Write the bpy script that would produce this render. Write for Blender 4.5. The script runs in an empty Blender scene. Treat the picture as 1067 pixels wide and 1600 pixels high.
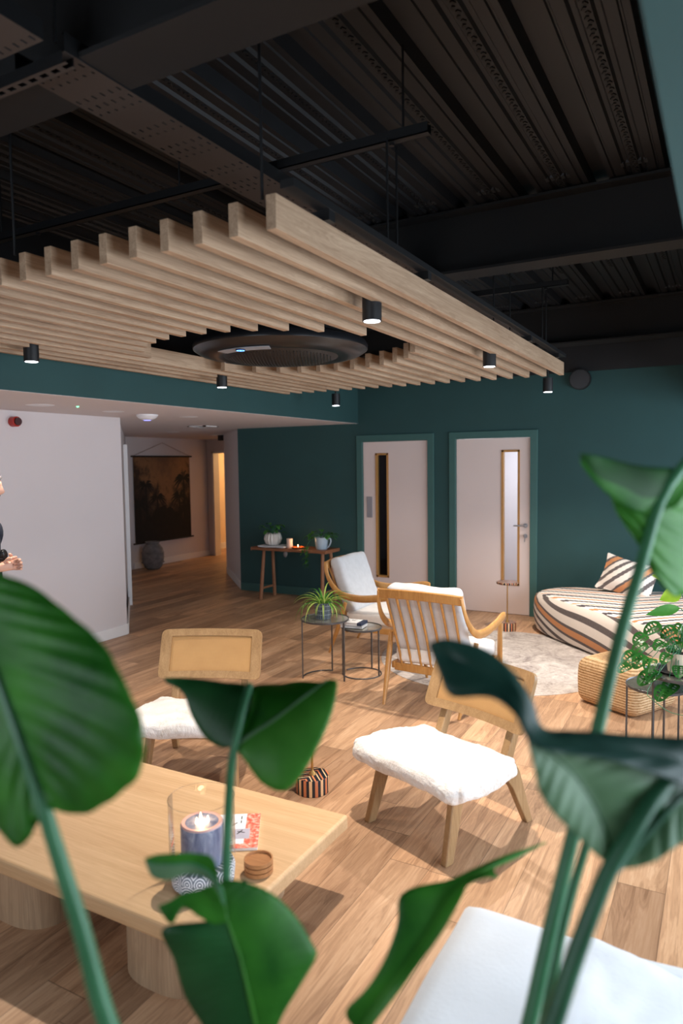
import bpy, bmesh, math, random
from mathutils import Vector, Matrix
random.seed(7)
PI = math.pi
R = math.radians
sc = bpy.context.scene
col = sc.collection

# ------------------------------------------------------------ camera
H = 1.78
YAW, PITCH, ROLL = R(28.7318), R(3.9209), R(-0.7565)
FPX = 1099.1
cf = Vector((-math.sin(YAW) * math.cos(PITCH), math.cos(YAW) * math.cos(PITCH), -math.sin(PITCH)))
cr0 = Vector((math.cos(YAW), math.sin(YAW), 0))
cu0 = cr0.cross(cf)
cr = cr0 * math.cos(ROLL) + cu0 * math.sin(ROLL)
cu = -cr0 * math.sin(ROLL) + cu0 * math.cos(ROLL)
cam_d = bpy.data.cameras.new('camera')
cam = bpy.data.objects.new('camera', cam_d)
col.objects.link(cam)
m = Matrix.Identity(4)
for i in range(3):
    m[i][0] = cr[i]; m[i][1] = cu[i]; m[i][2] = -cf[i]
m[0][3], m[1][3], m[2][3] = 0, 0, H
cam.matrix_world = m
cam_d.sensor_fit = 'VERTICAL'
cam_d.sensor_height = 36.0
cam_d.lens = 36.0 * FPX / 1600.0
cam_d.clip_start = 0.02
cam_d.dof.use_dof = True
cam_d.dof.focus_distance = 4.2
cam_d.dof.aperture_fstop = 2.0
sc.camera = cam

def at(px, py, d):
    """the point of the room that lies at pixel (px, py) of the 1067x1600 frame, d metres deep"""
    return Vector((0, 0, H)) + cf * d + cr * ((px - 533.5) / FPX * d) - cu * ((py - 800) / FPX * d)

# ------------------------------------------------------------ world, exposure
w = bpy.data.worlds.new('world'); sc.world = w
w.use_nodes = True
wb = w.node_tree.nodes['Background']
wb.inputs[0].default_value = (0.62, 0.78, 1.0, 1); wb.inputs[1].default_value = 1.2
sc.view_settings.view_transform = 'Standard'
sc.view_settings.look = 'None'
sc.view_settings.exposure = 0.0
sc.view_settings.gamma = 1.0
sc.view_settings.use_curve_mapping = False
sc.cycles.use_denoising = True
sc.cycles.max_bounces = 8
sc.cycles.diffuse_bounces = 4
sc.cycles.glossy_bounces = 3
sc.cycles.transmission_bounces = 6
sc.cycles.transparent_max_bounces = 10
sc.cycles.caustics_reflective = False
sc.cycles.caustics_refractive = False
sc.cycles.sample_clamp_indirect = 4.0

def area(name, loc, rot, sx, sy, power, color):
    l = bpy.data.lights.new(name, 'AREA'); l.shape = 'RECTANGLE'; l.size = sx; l.size_y = sy
    l.energy = power; l.color = color
    o = bpy.data.objects.new(name, l); o.location = loc; o.rotation_euler = rot; col.objects.link(o)
    return o
def spot(name, loc, power, color, ang=100, blend=0.6, rad=0.03, target=None):
    l = bpy.data.lights.new(name, 'SPOT'); l.energy = power; l.color = color
    l.spot_size = R(ang); l.spot_blend = blend; l.shadow_soft_size = rad
    o = bpy.data.objects.new(name, l); o.location = loc; col.objects.link(o)
    if target is not None:
        o.rotation_euler = (Vector(target) - Vector(loc)).to_track_quat('-Z', 'Y').to_euler()
    return o
DAY = (0.86, 0.93, 1.0)
WARM = (1.0, 0.80, 0.62)
# daylight through the windows of the right wall and of the wall behind the camera
WIN_R = [(0.7, 2.5), (3.0, 4.8), (5.5, 7.6)]
for (a_, b_), pw in zip(WIN_R, (105, 80, 125)):
    area('daylight', (1.78, (a_ + b_) / 2, 1.30), (0, R(90), 0), 1.7, b_ - a_, pw, DAY)
area('daylight', (-1.9, -2.45, 1.45), (R(90), 0, 0), 2.6, 1.7, 58, DAY)
# ceiling downlights of the slatted raft, and two of the same row farther left and nearer
DL = [(-1.42, 2.90, 2.42, 'near'), (-1.42, 4.69, 2.42, 'mid'), (-1.43, 6.50, 2.40, 'far'),
      (-3.70, 2.88, 2.42, 'near'), (-3.66, 4.66, 2.42, 'mid'), (-3.68, 6.62, 2.40, 'far')]
# ------------------------------------------------------------ mesh helpers
class MB:
    def __init__(s): s.v = []; s.f = []; s.mi = []
    def add(s, vs, fs, mi=0):
        b = len(s.v); s.v += [tuple(v) for v in vs]
        for f in fs: s.f.append([b + i for i in f]); s.mi.append(mi)
        return s
    def box(s, c, d, rz=0, mi=0):
        x, y, z = d[0] / 2, d[1] / 2, d[2] / 2
        cz, sz = math.cos(rz), math.sin(rz)
        vs = [(c[0] + a * x * cz - b * y * sz, c[1] + a * x * sz + b * y * cz, c[2] + e * z)
              for a in (-1, 1) for b in (-1, 1) for e in (-1, 1)]
        return s.add(vs, [(0, 1, 3, 2), (4, 6, 7, 5), (0, 4, 5, 1), (2, 3, 7, 6), (0, 2, 6, 4), (1, 5, 7, 3)], mi)
    def bb(s, lo, hi, mi=0):
        return s.box([(a + b) / 2 for a, b in zip(lo, hi)], [b - a for a, b in zip(lo, hi)], 0, mi)
    def cyl(s, c, r, h, n=24, r2=None, mi=0):       # base centre c, upright
        r2 = r if r2 is None else r2
        vs = []
        for k in range(n):
            a = 2 * PI * k / n
            vs.append((c[0] + r * math.cos(a), c[1] + r * math.sin(a), c[2]))
        for k in range(n):
            a = 2 * PI * k / n
            vs.append((c[0] + r2 * math.cos(a), c[1] + r2 * math.sin(a), c[2] + h))
        fs = [(k, (k + 1) % n, n + (k + 1) % n, n + k) for k in range(n)]
        fs += [tuple(range(n))[::-1], tuple(range(n, 2 * n))]
        return s.add(vs, fs, mi)
    def lathe(s, prof, c=(0, 0, 0), n=32, mi=0, sx=1, sy=1):
        vs = []; fs = []
        for r, z in prof:
            for k in range(n):
                a = 2 * PI * k / n
                vs.append((c[0] + sx * r * math.cos(a), c[1] + sy * r * math.sin(a), c[2] + z))
        for i in range(len(prof) - 1):
            for k in range(n):
                fs.append((i * n + k, i * n + (k + 1) % n, (i + 1) * n + (k + 1) % n, (i + 1) * n + k))
        if prof[0][0] > 1e-5: fs.append(tuple(range(n))[::-1])
        if prof[-1][0] > 1e-5: fs.append(tuple((len(prof) - 1) * n + k for k in range(n)))
        return s.add(vs, fs, mi)
    def tube(s, pts, rad, n=10, mi=0, flat=1.0, upv=None):
        """round (or flattened) tube along points"""
        pts = [Vector(p) for p in pts]
        if not isinstance(rad, (list, tuple)): rad = [rad] * len(pts)
        vs = []; fs = []; prev = None
        for i, p in enumerate(pts):
            t = (pts[min(i + 1, len(pts) - 1)] - pts[max(i - 1, 0)])
            t = t.normalized() if t.length > 1e-9 else Vector((0, 0, 1))
            if upv is not None: a = t.cross(Vector(upv))
            elif prev is not None: a = prev - t * prev.dot(t)
            else: a = t.cross(Vector((0, 0, 1)) if abs(t.z) < 0.9 else Vector((1, 0, 0)))
            if a.length < 1e-6: a = t.cross(Vector((1, 0, 0)))
            a.normalize(); prev = a; b = t.cross(a)
            for k in range(n):
                an = 2 * PI * k / n
                vs.append(p + a * (rad[i] * math.cos(an)) + b * (rad[i] * flat * math.sin(an)))
        for i in range(len(pts) - 1):
            for k in range(n):
                fs.append((i * n + k, i * n + (k + 1) % n, (i + 1) * n + (k + 1) % n, (i + 1) * n + k))
        fs.append(tuple(range(n))[::-1]); fs.append(tuple((len(pts) - 1) * n + k for k in range(n)))
        return s.add(vs, fs, mi)
    def prism(s, poly, o, u, v, w_, th, mi=0):
        """polygon (a,b) in plane o + a*u + b*v, extruded +-th/2 along w_"""
        o, u, v, w_ = map(Vector, (o, u, v, w_)); n = len(poly)
        vs = [o + u * a + v * b - w_ * th / 2 for a, b in poly] + [o + u * a + v * b + w_ * th / 2 for a, b in poly]
        fs = [(k, (k + 1) % n, n + (k + 1) % n, n + k) for k in range(n)] + [tuple(range(n))[::-1], tuple(range(n, 2 * n))]
        return s.add(vs, fs, mi)
    def rbox(s, c, d, r, n=8, puff=0.0, M=None, mi=0, fn=None):
        """rounded box; puff swells the top and bottom"""
        hx, hy, hz = d[0] / 2, d[1] / 2, d[2] / 2
        r = min(r, hx, hy, hz) * 0.999
        idx = {}; vs = []; fs = []
        def vert(p):
            k = tuple(round(q, 5) for q in p)
            if k in idx: return idx[k]
            q = [max(-(h - r), min(h - r, a * h)) for a, h in zip(p, (hx, hy, hz))]
            g = Vector([a * h - b for a, b, h in zip(p, q, (hx, hy, hz))])
            if g.length > 1e-9: g = g.normalized() * r
            o = Vector(q) + g
            if puff:
                o.z *= 1 + puff * (1 - (o.x / hx) ** 2) * (1 - (o.y / hy) ** 2)
            if fn: o = fn(o)
            if M is not None: o = M @ o
            o = o + Vector(c)
            idx[k] = len(vs); vs.append(o); return idx[k]
        def par(i):      # denser near the edges
            t = i / n * 2 - 1
            return math.copysign(abs(t) ** 0.55, t) if abs(t) > 0 else 0
        for ax in range(3):
            for sg in (-1, 1):
                for i in range(n):
                    for j in range(n):
                        q = []
                        for (a, b) in ((i, j), (i + 1, j), (i + 1, j + 1), (i, j + 1)):
                            p = [0, 0, 0]; p[ax] = sg; p[(ax + 1) % 3] = par(a); p[(ax + 2) % 3] = par(b)
                            q.append(vert(p))
                        if sg < 0: q = q[::-1]
                        if len(set(q)) >= 3: fs.append(tuple(dict.fromkeys(q)))
        return s.add(vs, fs, mi)
    def build(s, name, mat, parent=None, smooth=False, bevel=0, solid=0, sub=0, seg=2, ang=40):
        me = bpy.data.meshes.new(name); me.from_pydata([tuple(v) for v in s.v], [], s.f)
        mats = mat if isinstance(mat, (list, tuple)) else [mat]
        for q in mats: me.materials.append(q)
        if len(mats) > 1:
            for p, k in zip(me.polygons, s.mi): p.material_index = k
        if smooth:
            for p in me.polygons: p.use_smooth = True
            try: me.set_sharp_from_angle(angle=R(ang))
            except Exception: pass
        me.update()
        o = bpy.data.objects.new(name, me); col.objects.link(o)
        if parent is not None: o.parent = parent
        if solid:
            q = o.modifiers.new('solid', 'SOLIDIFY'); q.thickness = solid; q.offset = 0
        if bevel:
            q = o.modifiers.new('bevel', 'BEVEL'); q.width = bevel; q.segments = seg; q.limit_method = 'ANGLE'; q.angle_limit = R(35)
        if sub:
            q = o.modifiers.new('sub', 'SUBSURF'); q.levels = sub; q.render_levels = sub
        return o

def thing(name, label, cat, loc=(0, 0, 0), rz=0, group=None):
    o = bpy.data.objects.new(name, None); col.objects.link(o)
    o.empty_display_size = 0.1
    o.location = loc; o.rotation_euler = (0, 0, rz)
    o['label'] = label; o['category'] = cat
    if group: o['group'] = group
    return o
def tag(o, label, cat, group=None):
    o['label'] = label; o['category'] = cat
    if group: o['group'] = group
    return o
def struct(o): o['kind'] = 'structure'; return o
def dup(root, loc, rz, label, group=None):
    r = root.copy(); col.objects.link(r); r.location = loc; r.rotation_euler = (0, 0, rz)
    r['label'] = label
    if group: r['group'] = group
    for ch in list(root.children):
        c = ch.copy(); col.objects.link(c); c.parent = r
        for g in ch.children:
            d = g.copy(); col.objects.link(d); d.parent = c
    return r
def cr_spline(pts, n):
    """Catmull-Rom resample of a polyline to n points, by arc length"""
    P = [Vector(p) for p in pts]
    if len(P) == 2: return [P[0].lerp(P[1], i / (n - 1)) for i in range(n)]
    Q = [P[0] * 2 - P[1]] + P + [P[-1] * 2 - P[-2]]
    dense = []
    for i in range(1, len(Q) - 2):
        for k in range(12):
            t = k / 12
            a, b, c, d = Q[i - 1], Q[i], Q[i + 1], Q[i + 2]
            dense.append(0.5 * ((2 * b) + (c - a) * t + (2 * a - 5 * b + 4 * c - d) * t * t + (3 * b - a - 3 * c + d) * t ** 3))
    dense.append(P[-1])
    L = [0]
    for i in range(1, len(dense)): L.append(L[-1] + (dense[i] - dense[i - 1]).length)
    out = []; j = 0
    for i in range(n):
        s_ = L[-1] * i / (n - 1)
        while j < len(L) - 2 and L[j + 1] < s_: j += 1
        e = L[j + 1] - L[j]
        out.append(dense[j].lerp(dense[j + 1], (s_ - L[j]) / e if e > 1e-12 else 0))
    return out

# ------------------------------------------------------------ materials
def lin(c):
    return tuple(((x / 255) / 12.92 if x / 255 <= 0.04045 else ((x / 255 + 0.055) / 1.055) ** 2.4) for x in c)
class NT:
    def __init__(s, name):
        s.m = bpy.data.materials.new(name); s.m.use_nodes = True
        s.t = s.m.node_tree; s.N = s.t.nodes; s.L = s.t.links
        s.p = s.N['Principled BSDF']; s.out = s.N['Material Output']
    def n(s, typ, **kw):
        q = s.N.new(typ)
        for k, v in kw.items():
            if k.startswith('i_'): 
                key = k[2:]
                key = int(key) if key.isdigit() else key
                s.put(q.inputs[key], v)
            else: setattr(q, k, v)
        return q
    def put(s, sock, v):
        if isinstance(v, bpy.types.NodeSocket): s.L.new(v, sock)
        else: sock.default_value = v
    def math(s, op, a, b=0.0, c=0.0):
        q = s.N.new('ShaderNodeMath'); q.operation = op
        s.put(q.inputs[0], a); s.put(q.inputs[1], b)
        if len(q.inputs) > 2: s.put(q.inputs[2], c)
        return q.outputs[0]
    def mix(s, f, a, b):
        q = s.N.new('ShaderNodeMix'); q.data_type = 'RGBA'
        s.put(q.inputs[0], f)
        for k, v in ((6, a), (7, b)):
            s.put(q.inputs[k], v if isinstance(v, bpy.types.NodeSocket) else (*v[:3], 1))
        return q.outputs[2]
    def ramp(s, f, stops, interp='LINEAR'):
        q = s.N.new('ShaderNodeValToRGB'); s.put(q.inputs[0], f); e = q.color_ramp.elements
        q.color_ramp.interpolation = interp
        while len(e) < len(stops): e.new(0.5)
        for k, (p, c) in enumerate(stops):
            e[k].position = p; e[k].color = (*c[:3], 1)
        return q.outputs[0]
    def coord(s, kind='Object'):
        return s.N.new('ShaderNodeTexCoord').outputs[kind]
    def map(s, vec, scale=(1, 1, 1), rot=(0, 0, 0), loc=(0, 0, 0)):
        q = s.N.new('ShaderNodeMapping'); s.L.new(vec, q.inputs[0])
        q.inputs['Scale'].default_value = scale; q.inputs['Rotation'].default_value = rot; q.inputs['Location'].default_value = loc
        return q.outputs[0]
    def noise(s, vec, scale=5, detail=3, rough=0.5, dist=0.0):
        q = s.N.new('ShaderNodeTexNoise'); s.put(q.inputs['Vector'], vec)
        q.inputs['Scale'].default_value = scale; q.inputs['Detail'].default_value = detail
        q.inputs['Roughness'].default_value = rough; q.inputs['Distortion'].default_value = dist
        return q.outputs[0]
    def bump(s, h, strength=0.3, dist=0.01):
        q = s.N.new('ShaderNodeBump'); s.put(q.inputs['Height'], h)
        q.inputs['Strength'].default_value = strength; q.inputs['Distance'].default_value = dist
        s.L.new(q.outputs[0], s.p.inputs['Normal']); return q.outputs[0]
    def base(s, v): s.put(s.p.inputs['Base Color'], v if isinstance(v, bpy.types.NodeSocket) else (*v[:3], 1))
    def set(s, **kw):
        for k, v in kw.items():
            s.put(s.p.inputs[k.replace('_', ' ')], v)
        return s

def plain(name, c, rough=0.6, metal=0.0, var=0.06, scale=8, bump=0.0, spec=0.5):
    t = NT(name); l = lin(c)
    n = t.noise(t.coord(), scale, 4)
    lo = tuple(x * (1 - var) for x in l); hi = tuple(min(1, x * (1 + var)) for x in l)
    t.base(t.ramp(n, [(0.3, lo), (0.7, hi)]))
    t.set(Roughness=rough, Metallic=metal); t.p.inputs['Specular IOR Level'].default_value = spec
    if bump: t.bump(t.noise(t.coord(), scale * 12, 3), bump, 0.002)
    return t.m
def wood(name, c1, c2, c3=None, axis='Y', scale=1.0, rough=0.5, knots=True, rings=12):
    t = NT(name); co = t.coord()
    sx = {'X': (0.35, 5, 5), 'Y': (5, 0.35, 5), 'Z': (5, 5, 0.35)}[axis]
    sx = tuple(a * scale for a in sx)
    mp = t.map(co, sx)
    n1 = t.noise(mp, 2.2, 5, 0.6, 0.6)
    mp2 = t.map(co, tuple(a * (14 if a > scale else 3) / 5 for a in sx))
    n2 = t.noise(mp2, 9, 3, 0.6)
    s1 = t.math('FRACT', t.math('MULTIPLY', n1, rings))
    s1 = t.math('ABSOLUTE', t.math('SUBTRACT', s1, 0.5))
    f = t.math('ADD', t.math('MULTIPLY', n1, 0.55), t.math('MULTIPLY', s1, 0.18))
    f = t.math('ADD', f, t.math('MULTIPLY', n2, 0.3))
    st = [(0.30, lin(c2)), (0.62, lin(c1))]
    if c3: st.append((0.8, lin(c3)))
    t.base(t.ramp(f, st))
    t.set(Roughness=rough)
    t.bump(n2, 0.12, 0.002)
    return t.m

M = {}
M['oak_slat'] = wood('oak_slat', (190, 162, 134), (140, 110, 84), (208, 182, 154), 'Y', 1.3, 0.55)
M['oak_table'] = wood('oak_table', (214, 178, 136), (190, 150, 108), (226, 196, 158), 'X', 0.9, 0.5)
M['oak_table_leg'] = wood('oak_table_leg', (186, 156, 124), (140, 112, 86), (200, 172, 140), 'Z', 1.6, 0.55)
M['chair_wood'] = wood('chair_wood', (172, 138, 98), (136, 104, 68), (184, 152, 112), 'Z', 2.0, 0.42)
M['beech'] = wood('beech', (198, 148, 86), (166, 114, 58), (208, 162, 100), 'Z', 1.6, 0.35)
M['rustic'] = wood('rustic', (158, 104, 70), (104, 62, 40), (176, 124, 86), 'X', 1.6, 0.6)
M['rustic_leg'] = wood('rustic_leg', (172, 120, 84), (124, 80, 54), None, 'Z', 2.0, 0.6)
M['coaster'] = wood('coaster', (186, 132, 86), (150, 98, 58), None, 'X', 4.0, 0.45)
M['black'] = plain('black_metal', (20, 21, 23), 0.45, 0.0, 0.1)
M['black_gloss'] = plain('black_gloss', (22, 23, 26), 0.28, 0.0, 0.05)
M['ceil_black'] = plain('ceiling_black', (23, 24, 27), 0.55, 0.0, 0.15, 3)
M['beam'] = plain('beam_black', (19, 19, 20), 0.7, 0.0, 0.15, 3)
M['tray'] = plain('tray_metal', (62, 54, 50), 0.6, 0.0, 0.12, 3)
M['white_wall'] = plain('white_wall', (216, 208, 208), 0.85, 0, 0.012, 2, 0.05)
M['white_trim'] = plain('white_trim', (232, 230, 230), 0.6, 0, 0.01)
M['white_plastic'] = plain('white_plastic', (235, 235, 238), 0.4, 0, 0.01)
M['green_wall'] = plain('green_wall', (36, 72, 72), 0.75, 0, 0.05, 3, 0.06)
M['green_trim'] = plain('green_trim', (58, 98, 94), 0.5, 0, 0.03)
M['door'] = plain('door_laminate', (226, 208, 202), 0.55, 0, 0.015, 2)
M['steel'] = plain('steel', (170, 170, 175), 0.3, 1.0, 0.05)
M['grey_metal'] = plain('grey_metal', (98, 98, 100), 0.4, 0.8, 0.08)
M['brass'] = plain('brass', (190, 150, 90), 0.3, 0.9, 0.05)
M['glass_dark'] = plain('glass_dark', (26, 28, 34), 0.08, 0, 0.02)
M['linen'] = plain('linen', (226, 224, 222), 0.9, 0, 0.04, 20, 0.25)
M['linen_grey'] = plain('linen_grey', (196, 198, 202), 0.9, 0, 0.05, 20, 0.25)
M['white_throw'] = plain('white_throw', (228, 234, 242), 0.95, 0, 0.04, 6, 0.5)
M['red'] = plain('red_plastic', (170, 38, 30), 0.35, 0, 0.03)
M['dark_red'] = plain('dark_red', (60, 12, 14), 0.4, 0, 0.03)
M['paper'] = plain('paper', (236, 236, 238), 0.8, 0, 0.02, 60)
M['navy'] = plain('navy', (34, 48, 76), 0.6, 0, 0.05)
M['ceramic'] = plain('ceramic', (222, 216, 208), 0.4, 0, 0.03)
M['ceramic_blue'] = plain('ceramic_blue', (176, 192, 204), 0.3, 0, 0.05)
M['wax'] = plain('wax', (226, 200, 184), 0.5, 0, 0.03)
M['orange_glass'] = plain('orange_glass', (224, 110, 50), 0.3, 0, 0.05)
M['mirror_top'] = plain('mirror_top', (176, 170, 156), 0.22, 0.75, 0.2, 14)
M['soil'] = plain('soil', (48, 36, 28), 0.9, 0, 0.3, 40)
M['stone'] = plain('stone', (120, 116, 116), 0.85, 0, 0.3, 12, 0.4)
M['pot_dark'] = plain('pot_dark', (74, 82, 90), 0.6, 0, 0.1)
M['pot_cream'] = plain('pot_cream', (206, 194, 172), 0.6, 0, 0.1, 16)
M['planter'] = plain('planter', (120, 116, 110), 0.8, 0, 0.1)
M['hair'] = plain('hair', (138, 132, 132), 0.7, 0, 0.4, 60, 0.6)
M['beard'] = plain('beard', (36, 28, 28), 0.8, 0, 0.3, 60, 0.6)
M['skin'] = plain('skin', (222, 170, 146), 0.5, 0, 0.05, 12)
M['cloth_navy'] = plain('cloth_navy', (30, 36, 50), 0.9, 0, 0.1, 20, 0.3)
M['cloth_dark'] = plain('cloth_dark', (34, 34, 36), 0.9, 0, 0.1, 20, 0.3)
M['leather'] = plain('leather', (50, 36, 30), 0.5, 0, 0.1)

def emit(name, c, s):
    t = NT(name); t.base((0, 0, 0)); t.p.inputs['Emission Color'].default_value = (*c, 1)
    t.p.inputs['Emission Strength'].default_value = s; return t.m
M['lamp_glow'] = emit('lamp_glow', (0.92, 0.93, 1.0), 9)
M['flame'] = emit('flame', (1.0, 0.66, 0.35), 14)
M['led_blue'] = emit('led_blue', (0.12, 0.35, 1.0), 5)
M['led_violet'] = emit('led_violet', (0.3, 0.3, 1.0), 2.0)
M['led_green'] = emit('led_green', (0.2, 1.0, 0.4), 3)

def glass_mat(name, tint=(1, 1, 1), gl=0.12):
    t = NT(name); t.N.remove(t.p)
    a = t.N.new('ShaderNodeBsdfTransparent'); a.inputs[0].default_value = (*tint, 1)
    b = t.N.new('ShaderNodeBsdfGlossy'); b.inputs['Roughness'].default_value = 0.03
    fr = t.N.new('ShaderNodeLayerWeight'); fr.inputs[0].default_value = 0.12
    f = t.math('ADD', t.math('MULTIPLY', fr.outputs['Fresnel'], 0.7), gl * 0.3)
    q = t.N.new('ShaderNodeMixShader'); t.L.new(f, q.inputs[0]); t.L.new(a.outputs[0], q.inputs[1]); t.L.new(b.outputs[0], q.inputs[2])
    t.L.new(q.outputs[0], t.out.inputs[0]); return t.m
M['glass'] = glass_mat('clear_glass', (0.985, 0.99, 0.99), 0.05)
M['window_glass'] = glass_mat('window_glass', (0.96, 0.98, 1), 0.02)

def floor_mat():
    t = NT('floor_planks'); co = t.coord()
    sp = t.N.new('ShaderNodeSeparateXYZ'); t.L.new(co, sp.inputs[0]); x, y = sp.outputs[0], sp.outputs[1]
    PW, PL = 0.185, 1.25
    u = t.math('DIVIDE', x, PW); row = t.math('FLOOR', u); fu = t.math('SUBTRACT', u, row)
    wn = t.N.new('ShaderNodeTexWhiteNoise'); wn.noise_dimensions = '1D'; t.L.new(row, wn.inputs['W'])
    v = t.math('ADD', t.math('DIVIDE', y, PL), t.math('MULTIPLY', wn.outputs[0], 7.3)); pl = t.math('FLOOR', v); fv = t.math('SUBTRACT', v, pl)
    cb = t.N.new('ShaderNodeCombineXYZ'); t.L.new(row, cb.inputs[0]); t.L.new(pl, cb.inputs[1])
    w2 = t.N.new('ShaderNodeTexWhiteNoise'); w2.noise_dimensions = '2D'; t.L.new(cb.outputs[0], w2.inputs['Vector'])
    rnd = w2.outputs[0]
    c2 = t.N.new('ShaderNodeCombineXYZ')
    t.L.new(t.math('MULTIPLY', x, 9.0), c2.inputs[0]); t.L.new(t.math('MULTIPLY', y, 0.9), c2.inputs[1]); t.L.new(t.math('MULTIPLY', rnd, 40), c2.inputs[2])
    n1 = t.noise(c2.outputs[0], 1.5, 5, 0.6, 0.9)
    c3 = t.N.new('ShaderNodeCombineXYZ')
    t.L.new(t.math('MULTIPLY', x, 60.0), c3.inputs[0]); t.L.new(t.math('MULTIPLY', y, 3), c3.inputs[1]); t.L.new(t.math('MULTIPLY', rnd, 40), c3.inputs[2])
    n2 = t.noise(c3.outputs[0], 2.0, 4, 0.6)
    rings = t.math('ABSOLUTE', t.math('SUBTRACT', t.math('FRACT', t.math('MULTIPLY', n1, 9)), 0.5))
    f = t.math('ADD', t.math('MULTIPLY', n1, 0.62), t.math('ADD', t.math('MULTIPLY', rings, 0.16), t.math('MULTIPLY', n2, 0.26)))
    grain = t.ramp(f, [(0.32, lin((140, 106, 80))), (0.52, lin((190, 154, 122))), (0.72, lin((216, 184, 154)))])
    tone = t.ramp(rnd, [(0.0, (0.66, 0.62, 0.60)), (0.3, (0.86, 0.82, 0.78)), (0.6, (1.0, 0.97, 0.94)), (1.0, (1.16, 1.08, 1.0))])
    q = t.N.new('ShaderNodeMix'); q.data_type = 'RGBA'; q.blend_type = 'MULTIPLY'; q.inputs[0].default_value = 1.0
    t.L.new(grain, q.inputs[6]); t.L.new(tone, q.inputs[7])
    gx = t.math('LESS_THAN', t.math('MINIMUM', fu, t.math('SUBTRACT', 1, fu)), 0.008)
    gy = t.math('LESS_THAN', t.math('MINIMUM', fv, t.math('SUBTRACT', 1, fv)), 0.0016)
    g = t.math('MAXIMUM', gx, gy)
    t.base(t.mix(t.math('MULTIPLY', g, 0.6), q.outputs[2], lin((70, 48, 34))))
    t.set(Roughness=t.math('ADD', 0.34, t.math('MULTIPLY', n2, 0.2)))
    t.p.inputs['Specular IOR Level'].default_value = 0.4
    t.bump(t.math('SUBTRACT', n2, g), 0.08, 0.002)
    return t.m
M['floor'] = floor_mat()

def leaf_mat(name, c, c2, trans=0.3, rough=0.35):
    t = NT(name); co = t.coord()
    n = t.noise(co, 12, 3)
    colr = t.ramp(n, [(0.3, lin(c)), (0.75, lin(c2))])
    t.base(colr); t.set(Roughness=rough); t.p.inputs['Specular IOR Level'].default_value = 0.35
    tr = t.N.new('ShaderNodeBsdfTranslucent'); t.L.new(colr, tr.inputs[0])
    q = t.N.new('ShaderNodeMixShader'); q.inputs[0].default_value = trans
    t.L.new(t.p.outputs[0], q.inputs[1]); t.L.new(tr.outputs[0], q.inputs[2]); t.L.new(q.outputs[0], t.out.inputs[0])
    return t.m
M['leaf_deep'] = leaf_mat('leaf_deep', (30, 98, 26), (70, 148, 46), 0.35, 0.45)
M['leaf_dark'] = leaf_mat('leaf_dark', (22, 70, 32), (38, 94, 48), 0.2, 0.45)
M['leaf_forest'] = leaf_mat('leaf_forest', (10, 56, 10), (22, 84, 16), 0.12, 0.6)
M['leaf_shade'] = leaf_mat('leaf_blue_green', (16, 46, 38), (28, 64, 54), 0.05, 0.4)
M['leaf_mid'] = leaf_mat('leaf_mid', (58, 132, 40), (88, 158, 62), 0.4, 0.45)
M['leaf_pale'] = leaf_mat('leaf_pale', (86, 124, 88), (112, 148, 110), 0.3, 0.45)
M['stem'] = leaf_mat('stem_green', (46, 100, 64), (66, 122, 84), 0.0, 0.4)
M['stem_dark'] = leaf_mat('stem_dark', (34, 78, 54), (52, 102, 72), 0.0, 0.4)
M['monstera'] = leaf_mat('monstera_leaf', (32, 88, 34), (60, 122, 50), 0.25, 0.3)
M['lime'] = leaf_mat('lime_leaf', (150, 200, 50), (180, 220, 70), 0.5, 0.4)
M['spider'] = leaf_mat('spider_leaf', (150, 186, 80), (196, 214, 120), 0.3, 0.4)
M['pothos'] = leaf_mat('pothos_leaf', (54, 110, 50), (92, 150, 70), 0.3, 0.4)

def stripes_radial(name, n, cols):
    t = NT(name); sp = t.N.new('ShaderNodeSeparateXYZ'); t.L.new(t.coord(), sp.inputs[0])
    a = t.math('ARCTAN2', sp.outputs[1], sp.outputs[0])
    f = t.math('FRACT', t.math('MULTIPLY', a, n / (2 * PI)))
    k = len(cols)
    t.base(t.ramp(f, [(i / k, lin(c)) for i, c in enumerate(cols)], 'CONSTANT')); t.set(Roughness=0.3); return t.m
BK, CP, CR = (28, 32, 42), (196, 118, 78), (224, 184, 140)
M['stripe_side'] = stripes_radial('stripe_side', 9, [BK, CR, BK, CP])
def stripes_chevron(name):
    t = NT(name); sp = t.N.new('ShaderNodeSeparateXYZ'); t.L.new(t.coord(), sp.inputs[0])
    a = t.math('ADD', t.math('ABSOLUTE', sp.outputs[0]), sp.outputs[1])
    f = t.math('FRACT', t.math('MULTIPLY', a, 16))
    t.base(t.ramp(f, [(0, lin(BK)), (0.4, lin(CR)), (0.55, lin(BK)), (0.8, lin(CP))], 'CONSTANT')); t.set(Roughness=0.3); return t.m
M['stripe_top'] = stripes_chevron('stripe_top')

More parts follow.
